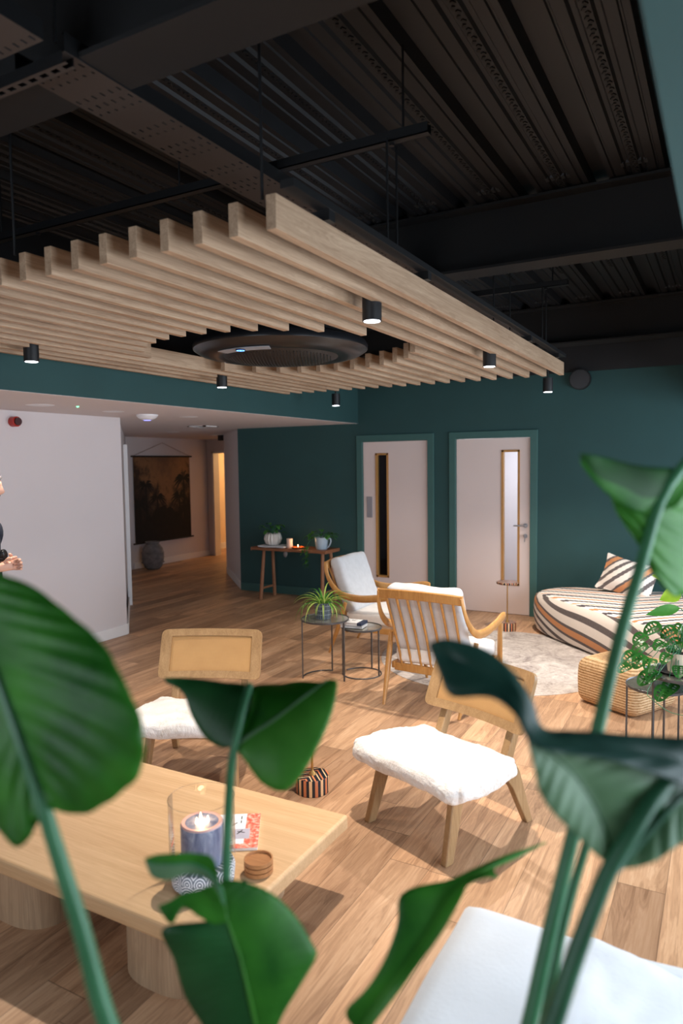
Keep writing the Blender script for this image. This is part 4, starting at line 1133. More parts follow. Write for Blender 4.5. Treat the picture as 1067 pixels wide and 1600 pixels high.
def fn(o):
    e = max(abs(o.x) / .27, abs(o.z) / .20); pin = 1 - .10 * (abs(o.x) / .27) ** 2 * (abs(o.z) / .2) ** 2
    fx = 1 - .10 * (1 - (o.z / .2) ** 2) * (abs(o.x) / .27); fz = 1 - .12 * (1 - (o.x / .27) ** 2) * (abs(o.z) / .2)
    th = max(.12, (1 - (abs(o.x) / .275) ** 3) * (1 - (abs(o.z) / .205) ** 3))
    return Vector((o.x * fx, o.y * th, o.z * fz))
b = MB(); b.rbox((0, 0, 0), (.56, .22, .40), .02, 16, 0, fn=fn)
o = b.build('scatter_cushion', M['ikat_cushion'], smooth=True)
o.location = (-.86, 7.62, .585); o.rotation_euler = (R(-28), R(12), R(-10)); tag(o, 'patterned cream, rust and black scatter cushion standing on the woven floor sofa', 'cushion')
# jute pouffe
def fn(o):
    k = 1 + .05 * (1 - (o.z / .17) ** 2); return Vector((o.x * k, o.y * k, o.z))
b = MB(); b.rbox((0, 0, .17), (.50, .48, .34), .07, 14, .05, fn=fn)
o = b.build('jute_pouffe', M['jute'], smooth=True); o.location = (-.615, 5.40, 0); o.rotation_euler = (0, 0, R(-30)); tag(o, 'square braided jute pouffe in front of the patterned floor sofa', 'pouffe')
# white upholstered bench nearest the camera
t = thing('white_bench', 'white linen-covered bench at the bottom right corner of the view', 'bench', (0, 0, 0))
def fn(o):
    return Vector((o.x, o.y, o.z + (.006 * math.sin(o.x * 9 + o.y * 5) + .005 * math.sin(o.y * 14 - o.x * 6)) * (1 if o.z > 0 else 0)))
b = MB(); b.rbox((.23, 1.48, .34), (1.80, 1.0, .22), .03, 20, .03, fn=fn); b.build('seat_pad', M['white_throw'], t, smooth=True)
MB().bb((-.62, 1.03, .06), (1.08, 1.93, .235)).build('base', M['linen'], t, bevel=.01)
for x, y in ((-.55, 1.1), (1.0, 1.1), (-.55, 1.86), (1.0, 1.86)): MB().cyl((x, y, 0), .018, .06, 12, .024).build('leg', M['beech'], t)
b = MB(); b.rbox((.25, 1.46, .4585), (1.2, .86, .012), .005, 22, 0, fn=lambda o: Vector((o.x, o.y, o.z + .010 * math.sin(o.x * 11 + 2 * math.sin(o.y * 5)) + .006 * math.sin(o.y * 19))), M=Matrix.Rotation(R(-4), 4, 'Z'))
fuzz(b.build('throw', M['white_throw'], t, smooth=True, sub=1), .02, .12)

# rustic console against the green wall
KZ = .69
t = thing('console_table', 'rustic wooden trestle console against the dark green wall', 'table', (-4.93, 7.76, 0))
b = MB(); n = 14; vs = []
for i in range(n + 1):
    x = -.60 + 1.14 * i / n; e = .008 * math.sin(i * 1.7)
    for y, z in ((-.19 + e, KZ - .035), (.19 + e, KZ - .035), (.19 + e, KZ), (-.19 + e * .5, KZ)): vs.append((x, y, z))
fs = [(4 * i + k, 4 * i + (k + 1) % 4, 4 * i + 4 + (k + 1) % 4, 4 * i + 4 + k) for i in range(n) for k in range(4)] + [(0, 1, 2, 3), (4 * n + 3, 4 * n + 2, 4 * n + 1, 4 * n)]
b.add(vs, fs).build('tabletop', M['rustic'], t, bevel=.004)
for s_ in (-1, 1):
    for f_ in (-1, 1):
        MB().tube([(s_ * .45, f_ * .10, KZ - .03), (s_ * .475, f_ * .165, 0)], [.022, .026], 10).build('leg', M['rustic_leg'], t, smooth=True)
    MB().tube([(s_ * .47, -.15, .14), (s_ * .47, .15, .14)], .015, 8).build('crossbar', M['rustic_leg'], t, smooth=True)
# on the console
t = thing('fluted_planter', 'white fluted pot with leafy plant on the left of the console', 'potted plant', (-5.29, 7.74, KZ + .03))
prof = [(.07, 0), (.10, .03), (.115, .08), (.10, .13), (.088, .145)]
b = MB(); n = 64; vs = []
for r_, z in prof:
    for k in range(n):
        a = 2 * PI * k / n; q = r_ * (1 + .05 * math.cos(16 * a)); vs.append((q * math.cos(a), q * math.sin(a), z + (.012 * abs(math.cos(8 * a)) if z > .14 else 0)))
b.add(vs, [(i * n + k, i * n + (k + 1) % n, (i + 1) * n + (k + 1) % n, (i + 1) * n + k) for i in range(len(prof) - 1) for k in range(n)] + [tuple(range(n))[::-1]])
b.build('pot', M['ceramic'], t, smooth=True, solid=.004)
MB().cyl((0, 0, .10), .09, .02, 24).build('soil', M['soil'], t)
def simple_leaf(b, base, tip, wid, bow=.0, n=7, up=Vector((0, 0, 1)), heart=False):
    base, tip = Vector(base), Vector(tip); d = tip - base; sd = d.cross(up)
    if sd.length < 1e-6: sd = Vector((1, 0, 0))
    sd.normalize(); nn = sd.cross(d).normalized(); vs = []
    for i in range(n + 1):
        u = i / n; w_ = wid * (math.sin(PI * min(1, u ** (.6 if heart else .8))) * .5 + .0) if 0 < u < 1 else 0
        if heart: w_ = wid * .5 * (math.sqrt(max(0, 1 - (2 * u ** .75 - 1) ** 2)))
        c = base + d * u + nn * bow * math.sin(PI * u) - Vector((0, 0, 1)) * bow * 1.2 * u * u
        vs += [c - sd * w_ + nn * w_ * .25, c, c + sd * w_ + nn * w_ * .25]
    fs = []
    for i in range(n):
        for j in (0, 1): fs.append((3 * i + j, 3 * i + j + 1, 3 * i + 4 + j, 3 * i + 3 + j))
    b.add(vs, fs)
random.seed(5)
def leafy(t, n, rad, h, size, mat, z0, spread=1.0):
    for k in range(n):
        a = 2 * PI * k / n + random.uniform(-.3, .3); r0 = rad * random.uniform(.3, 1) * spread; z = z0 + h * random.uniform(.2, 1)
        p = Vector((r0 * math.cos(a), r0 * math.sin(a), z)); q = p + Vector((math.cos(a) * size, math.sin(a) * size, random.uniform(-.4, .25) * size))
        b = MB(); simple_leaf(b, p, q, size * .62, size * .15, heart=True); lf = b.build('leaf', mat, t, smooth=True)
        MB().tube(cr_spline([(0, 0, z0), (p.x * .5, p.y * .5, z0 + (z - z0) * .8), p], 6), .0025, 5).build('leaf_stem', M['stem'], lf, smooth=True)
leafy(t, 15, .10, .14, .10, M['pothos'], .12, 1.1)
o = MB().rbox((0, 0, .0145), (.40, .26, .022), .010, 12, .0, fn=lambda o: Vector((o.x, o.y, o.z + .003 * math.sin(o.x * 25)))).build('folded_cloth', M['linen_grey'], smooth=True)
o.location = (-5.24, 7.72, KZ); o.rotation_euler = (0, 0, R(4)); tag(o, 'folded grey linen cloth under the fluted pot on the console', 'cloth')
t = thing('white_candle', 'pale pillar candle standing on the console beside the orange tealight dish', 'candle', (-5.0, 7.70, KZ))
MB().lathe([(.038, 0), (.040, .003), (.040, .125), (.030, .128), (0, .122)], n=32).build('wax', M['wax'], t, smooth=True)
MB().cyl((0, 0, .122), .0015, .016, 6).build('wick', M['charcoal'], t)
t = thing('tealight_dish', 'small orange glass dish with a burning tealight on the console', 'candle', (-4.86, 7.68, KZ))
MB().lathe([(.03, 0), (.07, .010), (.08, .022), (.076, .022), (.03, .008), (0, .006)], n=36).build('dish', M['orange_glass'], t, smooth=True)
MB().cyl((0, 0, .008), .019, .014, 20).build('tealight', M['steel'], t)
MB().lathe([(0, .024), (.005, .030), (.005, .038), (.002, .05), (0, .056)], n=12).build('flame', M['flame'], t, smooth=True)
t = thing('votive_light', 'tiny glowing votive in front of the white jug on the console', 'candle', (-4.68, 7.63, KZ))
MB().lathe([(.018, 0), (.02, .003), (.02, .028), (.017, .028), (.016, .005), (0, .005)], n=24).build('cup', M['glass'], t, smooth=True)
MB().lathe([(0, .006), (.004, .012), (.004, .018), (0, .03)], n=12).build('flame', M['flame'], t, smooth=True)
l = bpy.data.lights.new('tealight_light', 'POINT'); l.energy = .8; l.color = (1, .55, .25); l.shadow_soft_size = .01
lo = bpy.data.objects.new('tealight_light', l); lo.location = (-4.86, 7.68, KZ + .08); col.objects.link(lo)
t = thing('white_jug', 'glossy white jug holding a leafy trailing plant on the right of the console', 'potted plant', (-4.54, 7.74, KZ))
MB().lathe([(.065, 0), (.074, .01), (.084, .09), (.09, .155), (.085, .155), (.075, .10), (.06, .012), (0, .012)], n=40).build('jug_body', M['ceramic_blue'], t, smooth=True)
MB().tube(cr_spline([(.082, 0, .135), (.125, 0, .145), (.135, 0, .10), (.105, 0, .04), (.076, 0, .025)], 16), .009, 8).build('handle', M['ceramic_blue'], t, smooth=True)
MB().cyl((0, 0, .12), .075, .01, 24).build('soil', M['soil'], t)
leafy(t, 16, .12, .13, .10, M['pothos'], .13, 1.2)
for k in range(16):
    z = .05 - .018 * k * .9; a = random.uniform(2.6, 4.6); p = Vector((-.10 + random.uniform(-.05, .05), -.17 - .03 * random.random(), z)); q = p + Vector((.07 * math.cos(a), .05 * math.sin(a), -.03))
    b = MB(); simple_leaf(b, p, q, .05, .01, heart=True); b.build('leaf', M['pothos'], t, smooth=True)
MB().tube(cr_spline([(-.05, -.03, .14), (-.09, -.14, .12), (-.10, -.20, .02), (-.10, -.19, -.22)], 12), .003, 6).build('vine', M['stem'], t, smooth=True)
o = MB(); simple_leaf(o, (0, 0, 0), (0, -.01, -.07), .06, .004, heart=True); o = o.build('hanging_heart', M['stone'], smooth=True, solid=.006); o.location = (-4.97, 7.56, KZ - .03)
tag(o, 'small pale heart ornament hanging from the console edge', 'ornament')

# spider plant
t = thing('spider_plant', 'bright spider plant in a dark tiled pot on the taller side table', 'potted plant', (-2.92, 4.985, .5005))
MB().lathe([(.058, 0), (.064, .004), (.072, .115), (.072, .135), (.066, .135), (.064, .115), (0, .112)], n=44).build('pot', M['pot_relief'], t, smooth=True, ang=30)
MB().cyl((0, 0, .112), .062, .006, 24).build('soil', M['soil'], t)
random.seed(3)
for k in range(58):
    a = 2 * PI * k / 58 * 5.3 + random.uniform(-.2, .2); L_ = random.uniform(.16, .34); el = random.uniform(.35, 1.35)
    pts = []; p = Vector((.02 * math.cos(a), .02 * math.sin(a), .115)); n = 12; ang = el
    for i in range(n + 1):
        pts.append(p.copy()); p = p + Vector((math.cos(a) * math.cos(ang), math.sin(a) * math.cos(ang), math.sin(ang))) * (L_ / n); ang -= random.uniform(.10, .22) * (1.6 - el * .6)
    sd = Vector((-math.sin(a), math.cos(a), 0)); vs = []
    for i, q in enumerate(pts):
        w_ = .0065 * (1 - (i / n) ** 2.2) + .0006; nn = Vector((0, 0, 1)) * w_ * .5; vs += [q - sd * w_ + nn, q, q + sd * w_ + nn]
    fs = [(3 * i + j, 3 * i + j + 1, 3 * i + 4 + j, 3 * i + 3 + j) for i in range(n) for j in (0, 1)]
    MB().add(vs, fs).build('blade_leaf', M['spider' if k % 3 else 'leaf_mid'], t, smooth=True)

# swiss-cheese vine on the right-hand nest
t = thing('trailing_monstera', 'holed-leaf trailing plant in a cream pot at the right edge of the view', 'potted plant', (-.225, 4.56, .5205))
MB().lathe([(.055, 0), (.062, .004), (.075, .12), (.070, .12), (.06, .10), (0, .10)], n=40).build('pot', M['pot_cream'], t, smooth=True)
MB().lathe([(.10, 0), (.125, .012), (.12, .014), (.09, .004), (0, .003)], (0, 0, -.0005), 36).build('saucer', M['charcoal'], t, smooth=True)
MB().cyl((0, 0, .10), .066, .006, 24).build('soil', M['soil'], t)
def holed_leaf(t, base, tip, wid, up, mat):
    base, tip = Vector(base), Vector(tip); d = tip - base; sd = d.cross(Vector(up)); sd.normalize(); nn = sd.cross(d).normalized()
    nu, nv = 26, 18; b = MB(); idx = {}
    holes = [(u, s_ * .42, .052, .20) for u in (.26, .42, .58, .73) for s_ in (-1, 1)]
    def W(u): return wid * .5 * math.sqrt(max(0, 1 - (2 * u ** .72 - 1) ** 2))
    def V(i, j):
        if (i, j) not in idx:
            u = i / nu; v = -1 + 2 * j / nv; w_ = W(u)
            idx[(i, j)] = len(b.v); b.v.append(base + d * u + sd * (v * w_) + nn * (.12 * d.length * math.sin(PI * u) + .25 * w_ * abs(v)))
        return idx[(i, j)]
    for i in range(nu):
        for j in range(nv):
            u = (i + .5) / nu; v = -1 + 2 * (j + .5) / nv
            if any(((u - hu - .08 * (abs(v) - .4)) / ru) ** 2 + ((v - hv) / rv) ** 2 < 1 for hu, hv, ru, rv in holes): continue
            b.add([], []); b.f.append([V(i, j), V(i + 1, j), V(i + 1, j + 1), V(i, j + 1)]); b.mi.append(0)
    return b.build('leaf', mat, t, smooth=True)
TC = Vector((-.225, 4.56, .5205))
random.seed(9)
spots_ = [(1000, 1000, 4.42), (985, 1030, 4.40), (1020, 985, 4.5), (1045, 990, 4.45), (1000, 1035, 4.35), (1030, 1010, 4.35), (1015, 1040, 4.3), (1055, 1010, 4.4), (1040, 1030, 4.3),
          (1000, 970 + 45, 4.6), (1062, 985, 4.55), (1035, 1085, 4.28), (1046, 1078, 4.3), (1020, 1058, 4.3), (1010, 1062, 4.38), (1060, 1050, 4.3), (975, 1045, 4.45), (1075, 1000, 4.4)]
for k, (px, py, d) in enumerate(spots_):
    c_ = at(px, py, d - .22)
    c_ = c_ - TC; out = Vector((c_.x, c_.y, 0)); out = out.normalized() if out.length > .01 else Vector((0, -1, 0))
    s_ = random.uniform(.085, .125); dirv = (out * .6 + Vector((random.uniform(-.3, .3), random.uniform(-.5, 0), -.55))).normalized()
    bs = c_ - dirv * s_ / 2; tp = c_ + dirv * s_ / 2
    lf = holed_leaf(t, bs, tp, s_ * .78, (0, -.6, .8), M['monstera'])
    MB().tube(cr_spline([(0, 0, .10), (bs.x * .5, bs.y * .5, max(.16, bs.z * .5 + .12)), bs], 8), .0022, 5).build('leaf_stem', M['stem'], lf, smooth=True)
for (px0, py0), (px1, py1), w_, mat in (((1062, 905), (1018, 896), .045, 'lime'), ((1063, 950), (1008, 958), .035, 'leaf_mid'), ((1064, 925), (1030, 935), .05, 'lime')):
    a = at(px0, py0, 4.15) - TC; c_ = at(px1, py1, 4.15) - TC; b = MB(); simple_leaf(b, a, c_, w_ * 1.9, .01, up=Vector((0, -1, .3)))
    lf = b.build('leaf', M[mat], t, smooth=True)
    MB().tube(cr_spline([(0, 0, .10), (a.x * .6 + .05, a.y * .6, .3), a], 8), .003, 5).build('leaf_stem', M['stem'], lf, smooth=True)
for pp in ([(1012, 1078, 4.05), (1022, 1095, 4.0), (1045, 1112, 4.0), (1067, 1118, 4.0)],):
    MB().tube(cr_spline([(0, 0, .1), (-.03, -.1, .12)] + [at(*p) - TC for p in pp], 20), .0022, 6).build('vine', M['stem'], t, smooth=True)
# ------------------------------------------------------------ the person at the left edge
def skin_mesh(name, verts, edges, mat, parent=None, sub=2, root=0):
    """verts: name -> (x, y, z, r or (rx, ry))"""
    keys = list(verts); idx = {k: i for i, k in enumerate(keys)}
    me = bpy.data.meshes.new(name); me.from_pydata([verts[k][:3] for k in keys], [(idx[a], idx[b]) for a, b in edges], [])
    me.materials.append(mat)
    o = bpy.data.objects.new(name, me); col.objects.link(o)
    if parent: o.parent = parent
    q = o.modifiers.new('skin', 'SKIN'); q.use_smooth_shade = True
    if not me.skin_vertices: 
        bpy.context.view_layer.objects.active = o
    sv = me.skin_vertices[0].data
    for k in keys:
        r_ = verts[k][3]; r_ = r_ if isinstance(r_, tuple) else (r_, r_)
        sv[idx[k]].radius = r_; sv[idx[k]].use_root = False
    sv[root].use_root = True
    s_ = o.modifiers.new('sub', 'SUBSURF'); s_.levels = sub; s_.render_levels = sub
    return o
PX, PY = -3.884, 2.617
pt = thing('person', 'person with grey hair and dark beard at the left edge, in profile, forearms held forward', 'person', (PX, PY, 0), YAW)
# faces +X in its own frame, left side is +Y
V_ = {'pelvis': (0, 0, .95, .09), 'waist': (-.015, 0, 1.08, .08), 'chest': (-.035, 0, 1.30, .08), 'neck0': (-.015, 0, 1.46, .065), 'neck': (0, 0, 1.53, .058)}
E_ = [('pelvis', 'waist'), ('waist', 'chest'), ('chest', 'neck0'), ('neck0', 'neck')]
for s_, n_ in ((1, 'l'), (-1, 'r')):
    V_.update({n_ + 'hip': (0, s_ * .09, .88, .07), n_ + 'knee': (.015, s_ * .11, .50, .056), n_ + 'calf': (-.01, s_ * .112, .34, .052), n_ + 'ank': (-.02, s_ * .115, .09, .036), n_ + 'toe': (.12, s_ * .125, .03, .030),
               n_ + 'sh': (-.02, s_ * .17, 1.41, .030), n_ + 'el': (-.045, s_ * .230, 1.180, .026)})
    E_ += [('pelvis', n_ + 'hip'), (n_ + 'hip', n_ + 'knee'), (n_ + 'knee', n_ + 'calf'), (n_ + 'calf', n_ + 'ank'), (n_ + 'ank', n_ + 'toe'), ('chest', n_ + 'sh'), (n_ + 'sh', n_ + 'el')]
# forearms: right one nearer the camera, hand at z 1.23
V_['rwr'] = (.172, -.13, 1.205, .026); V_['lwr'] = (.157, .02, 1.225, .026)
E_ += [('rel', 'rwr'), ('lel', 'lwr')]
def hand(n_, w_, d, side):
    """palm with four bent fingers and a thumb, growing from the wrist along d"""
    w_ = Vector(w_); d = Vector(d).normalized(); sd = Vector((0, 0, 1)) * side; nrm = d.cross(sd).normalized(); sd = nrm.cross(d)
    pm = w_ + d * .045; V_[n_ + 'palm'] = (*pm, (.021, .032)); E_.append((n_ + 'wr', n_ + 'palm'))
    for k, L_ in enumerate((.9, 1.0, .95, .78)):
        o_ = (k - 1.5) * .0175; r_ = .0085
        a = pm + d * .040 + sd * (-o_); b_ = a + (d * .75 + nrm * .45) * .036 * L_; c_ = b_ + (d * .15 + nrm * .95) * .026 * L_; e = c_ + (d * -.55 + nrm * .7) * .020 * L_
        for q, p in zip('abce', (a, b_, c_, e)): V_[n_ + 'f%d' % k + q] = (*p, r_ if q != 'e' else .0075)
        E_.extend([(n_ + 'palm', n_ + 'f%da' % k), (n_ + 'f%da' % k, n_ + 'f%db' % k), (n_ + 'f%db' % k, n_ + 'f%dc' % k), (n_ + 'f%dc' % k, n_ + 'f%de' % k)])
    a = pm - d * .015 + sd * .026; b_ = a + (d * .6 + sd * .5 + nrm * .5) * .035; c_ = b_ + (d * .8 + nrm * .5) * .028
    for q, p in zip('abc', (a, b_, c_)): V_[n_ + 't' + q] = (*p, .0105 if q != 'c' else .009)
    E_.extend([(n_ + 'palm', n_ + 'ta'), (n_ + 'ta', n_ + 'tb'), (n_ + 'tb', n_ + 'tc')])
hand('r', (.172, -.13, 1.205), (.86, .42, .16), 1)
hand('l', (.157, .02, 1.225), (.75, -.60, .05), 1)
body = skin_mesh('body', V_, E_, M['skin'], pt)
# head: shaped ellipsoid with brow, nose, lips, chin, ears
def head():
    b = MB(); n, m_ = 36, 40; vs = []
    for i in range(m_ + 1):
        ph = PI * i / m_; z = math.cos(ph)
        for k in range(n):
            a = 2 * PI * k / n; x, y = math.sin(ph) * math.cos(a), math.sin(ph) * math.sin(a)
            X, Y, Z = x * .098, y * .075, z * .118
            if Z < -.02: Y *= 1 - .30 * min(1, (-Z - .02) / .09); X *= 1 - (.10 if x > 0 else .35) * min(1, (-Z - .02) / .09)
            if x > 0:
                f = max(0, 1 - abs(Y) / .018)
                X += .026 * f * math.exp(-((Z + .022) / .018) ** 2) + .012 * f * math.exp(-((Z - .005) / .022) ** 2)     # nose
                X += .006 * math.exp(-((Z - .030) / .010) ** 2) * max(0, 1 - abs(Y) / .05)                                 # brow
                X -= .009 * math.exp(-((Z - .010) / .012) ** 2) * math.exp(-((abs(Y) - .030) / .014) ** 2)                 # eye sockets
                X += .007 * max(0, 1 - abs(Y) / .026) * math.exp(-((Z + .055) / .008) ** 2) + .008 * max(0, 1 - abs(Y) / .03) * math.exp(-((Z + .095) / .016) ** 2)
            vs.append((X, Y, Z))
    fs = [(i * n + k, i * n + (k + 1) % n, (i + 1) * n + (k + 1) % n, (i + 1) * n + k) for i in range(m_) for k in range(n)]
    b.add(vs, fs)
    for s_ in (-1, 1): b.rbox((-.005, s_ * .076, -.005), (.030, .014, .056), .007, 5)
    return b
hd = head().build('head', M['skin'], pt, smooth=True, ang=80); hd.location = (.035, 0, 1.672); hd.rotation_euler = (0, R(6), 0)
def shell(name, mat, keep, grow, jit=0.0):
    b = MB(); src = head(); random.seed(4); vs = []
    for v in src.v[:41 * 36]:
        k = keep(Vector(v)); v = Vector(v)
        vs.append(v * (1 + grow * k) + Vector((random.uniform(-jit, jit), random.uniform(-jit, jit), random.uniform(-jit, jit))) * k if k > 0 else v * .97)
    b.add(vs, [f for f in src.f[:40 * 36]])
    o = b.build(name, mat, pt, smooth=True, ang=80); o.location = hd.location; o.rotation_euler = hd.rotation_euler; return o
shell('hair', M['hair'], lambda v: 1 if (v.z > .052 or (v.x < -.005 and v.z > -.045)) else 0, .10, .003)
shell('beard', M['beard'], lambda v: 1 if ((v.z < -.052 and v.x > -.025 and not (abs(v.y) < .020 and -.066 < v.z < -.054)) or (v.x > .02 and abs(v.y) < .034 and -.052 < v.z < -.040) or (-.02 < v.x < .02 and v.z < -.01 and v.z > -.08)) else 0, .045, .0012)
b = MB()
for s_ in (-1, 1):
    b.lathe([(0, -.006), (.006, 0), (0, .006)], (.0835, s_ * .030, .008), 10)
o = b.build('eyes', M['beard'], pt, smooth=True); o.location = hd.location
MB().tube([(-.005, 0, 1.49), (.018, 0, 1.59)], [.062, .058], 16).build('neck', M['skin'], pt, smooth=True)
# clothes: lofted torso, tapering sleeves and trouser legs
def loft(b, secs, n=36, caps=(True, True)):
    """secs: (centre, ru, rv, u axis, v axis); rings joined into one tapering form"""
    base = len(b.v)
    for c, ru, rv, u, v in secs:
        c, u, v = Vector(c), Vector(u), Vector(v)
        for k in range(n):
            a = 2 * PI * k / n; ca, sa = math.cos(a), math.sin(a)
            b.v.append(c + u * (ru * math.copysign(abs(ca) ** .85, ca)) + v * (rv * math.copysign(abs(sa) ** .85, sa)))
    for i in range(len(secs) - 1):
        for k in range(n): b.f.append([base + i * n + k, base + i * n + (k + 1) % n, base + (i + 1) * n + (k + 1) % n, base + (i + 1) * n + k]); b.mi.append(0)
    if caps[0]: b.f.append([base + k for k in range(n)][::-1]); b.mi.append(0)
    if caps[1]: b.f.append([base + (len(secs) - 1) * n + k for k in range(n)]); b.mi.append(0)
    return b
X_, Y_ = (1, 0, 0), (0, 1, 0)
b = MB()
loft(b, [((-.010, 0, .84), .122, .178, X_, Y_), ((-.010, 0, .90), .124, .180, X_, Y_), ((-.012, 0, 1.00), .112, .165, X_, Y_), ((-.018, 0, 1.10), .108, .162, X_, Y_), ((-.030, 0, 1.22), .112, .178, X_, Y_),
         ((-.038, 0, 1.32), .116, .194, X_, Y_), ((-.035, 0, 1.40), .105, .200, X_, Y_), ((-.028, 0, 1.445), .088, .175, X_, Y_), ((-.018, 0, 1.475), .070, .105, X_, Y_), ((-.006, 0, 1.515), .066, .068, X_, Y_)], caps=(True, False))
for s_ in (-1, 1):
    cf_ = (.10, -.170, 1.193) if s_ < 0 else (.085, .115, 1.203)
    path = cr_spline([(-.030, s_ * .13, 1.44), (-.032, s_ * .195, 1.40), (-.048, s_ * .225, 1.29), (-.055, s_ * .235, 1.185), (-.03, s_ * .222, 1.165), cf_], 22)
    b.tube(path, [.050 + .018 * math.sin(PI * min(1, k / 8)) - .0012 * max(0, k - 5) for k in range(22)], 16)
b.build('shirt', M['cloth_navy'], pt, smooth=True, ang=80)
b = MB()
loft(b, [((-.010, 0, .80), .112, .165, X_, Y_), ((-.010, 0, .86), .119, .174, X_, Y_), ((-.010, 0, .93), .116, .168, X_, Y_)])
for s_ in (-1, 1):
    loft(b, [((-.005, s_ * .085, .86), .105, .088, X_, Y_), ((-.002, s_ * .090, .78), .100, .084, X_, Y_), ((.006, s_ * .098, .64), .084, .074, X_, Y_), ((.012, s_ * .106, .50), .070, .064, X_, Y_),
             ((-.004, s_ * .110, .36), .068, .062, X_, Y_), ((-.014, s_ * .114, .20), .060, .056, X_, Y_), ((-.012, s_ * .116, .07), .062, .056, X_, Y_)])
b.build('trousers', M['cloth_dark'], pt, smooth=True, ang=80)
for s_ in (-1, 1):
    b = MB(); b.rbox((.035, s_ * .12, .045), (.29, .10, .09), .04, 10, fn=lambda o: Vector((o.x, o.y * (1 - .2 * (o.x / .145) ** 2), o.z * (1 - .35 * max(0, o.x / .145)))))
    b.build('shoe', M['leather'], pt, smooth=True)
def ringband(c, d, r_, w_, th, mat, name):
    c, d = Vector(c), Vector(d).normalized(); a = d.cross(Vector((0, 0, 1))).normalized(); e = d.cross(a); b = MB(); n = 28
    pts = [c + (a * math.cos(2 * PI * k / n) + e * math.sin(2 * PI * k / n)) * r_ for k in range(n + 1)]
    b.tube(pts, th, 8, flat=w_ / th); return b.build(name, mat, pt, smooth=True)
ringband((.158, -.136, 1.204), (.26, .105, .04), .030, .004, .004, M['leather'], 'bracelet')
b = MB(); b.rbox((.125, -.045, 1.268), (.085, .05, .065), .014, 6); b.tube([(.125, -.045, 1.268), (.165, -.05, 1.278)], [.03, .028], 20)
b.build('camera_in_hand', M['black'], pt, smooth=True)

# ------------------------------------------------------------ foreground plants
def blade(parent, left, mid, right, mat, name='leaf_blade', rows=56, cols=8, bulge=.05, ripple=.0018, mats=None, rib=.004, ribmat=None, nveins=26):
    """leaf blade between a left margin, a midrib and a right margin; returns the blade, its midrib is a sub-part"""
    Lp, Mp, Rp = (cr_spline([at(*p) for p in q], rows) for q in (left, mid, right)); b = MB(); vs = []
    to_cam = (Vector((0, 0, H)) - Mp[rows // 2]).normalized()
    for i in range(rows):
        for s_, E2 in ((-1, Lp), (1, Rp)):
            rng = range(0, cols + 1) if s_ == -1 else range(1, cols + 1)
            row = []
            for j in rng:
                t_ = (cols - j) / cols if s_ == -1 else j / cols
                p = Mp[i].lerp(E2[i], t_)
                wd = (E2[i] - Mp[i]).length
                p = p + to_cam * (bulge * wd * 4 * t_ * (1 - t_) + ripple * math.sin((i / rows + .12 * t_) * nveins * 2 * PI) * min(1, 3 * t_) * min(1, wd / .03))
                row.append(p)
            vs += row
    n = 2 * cols + 1
    fs = [(i * n + k, i * n + k + 1, (i + 1) * n + k + 1, (i + 1) * n + k) for i in range(rows - 1) for k in range(n - 1)]
    b.add(vs, fs)
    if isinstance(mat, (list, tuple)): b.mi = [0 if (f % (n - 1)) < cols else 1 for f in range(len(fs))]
    o = b.build(name, mat, parent, smooth=True, solid=.0006, ang=180)
    if rib:
        pts = [p + to_cam * rib * .3 for p in Mp]
        MB().tube(pts, [rib * (1 - .8 * k / rows) + .0008 for k in range(rows)], 8).build('midrib', ribmat or M['stem'], o, smooth=True)
    return o
def petiole(parent, pts, rad, foot, mat=None):
    P = [at(*p) for p in pts]; f = Vector(foot); last = P[-1]
    d_ = (last - P[-2]).normalized(); e1 = last + d_ * .10; e2 = last + d_ * .24; e2 = e2.lerp(f, .25)
    P = cr_spline(P, 30) + cr_spline([last, e1, e2, f], 16)[1:]
    P = [P[0]] + [(P[i - 1] + P[i] * 2 + P[i + 1]) / 4 for i in range(1, len(P) - 1)] + [P[-1]]
    r_ = [rad * (1 + .5 * k / len(P)) for k in range(len(P))]
    return MB().tube(P, r_, 12).build('leaf_stalk', mat or M['stem'], parent, smooth=True)
def pot(parent, loc, r_, h):
    MB().lathe([(r_ * .75, 0), (r_ * .8, .01), (r_, h), (r_ * .95, h), (r_ * .93, h - .04), (0, h - .04)], loc, 40).build('pot', M['planter'], parent, smooth=True, ang=35)
    MB().lathe([(r_ * .92, h - .045), (0, h - .03)], loc, 30).build('soil', M['soil'], parent, smooth=True)

# left plant: one very large leaf
A = Vector((-.42, .34, 0))
t = thing('bird_of_paradise', 'broad-leaved green plant whose huge blurred leaf fills the left edge', 'plant', (0, 0, 0), 0, 'bird of paradise plants in front of the camera')
pot(t, A, .15, .5)
D = .80
blade(t, [(66, 1275, D), (30, 1325, D), (-10, 1290, D + .02), (-80, 1240, D + .05), (-160, 1100, D + .1), (-210, 950, D + .12), (-190, 850, D + .1), (-100, 800, D + .05)],
      [(68, 1268, D), (52, 1215, D), (30, 1150, D), (5, 1080, D + .01), (-25, 1000, D + .02), (-55, 920, D + .03), (-85, 840, D + .04), (-95, 802, D + .05)],
      [(72, 1262, D), (130, 1272, D - .01), (188, 1240, D - .03), (222, 1200, D - .04), (222, 1130, D - .05), (192, 1060, D - .04), (160, 1005, D - .02), (110, 960, D), (50, 915, D + .02), (0, 895, D + .03), (-60, 850, D + .04), (-92, 806, D + .05)],
      [M['leaf_deep'], M['leaf_deep']], rows=70, cols=12, ripple=.003, rib=.0075, nveins=15, bulge=.10)
petiole(t, [(60, 1235, D), (80, 1300, D), (108, 1390, D), (132, 1470, D), (150, 1540, D), (170, 1605, D)], .0085, A + Vector((0, 0, .46)))

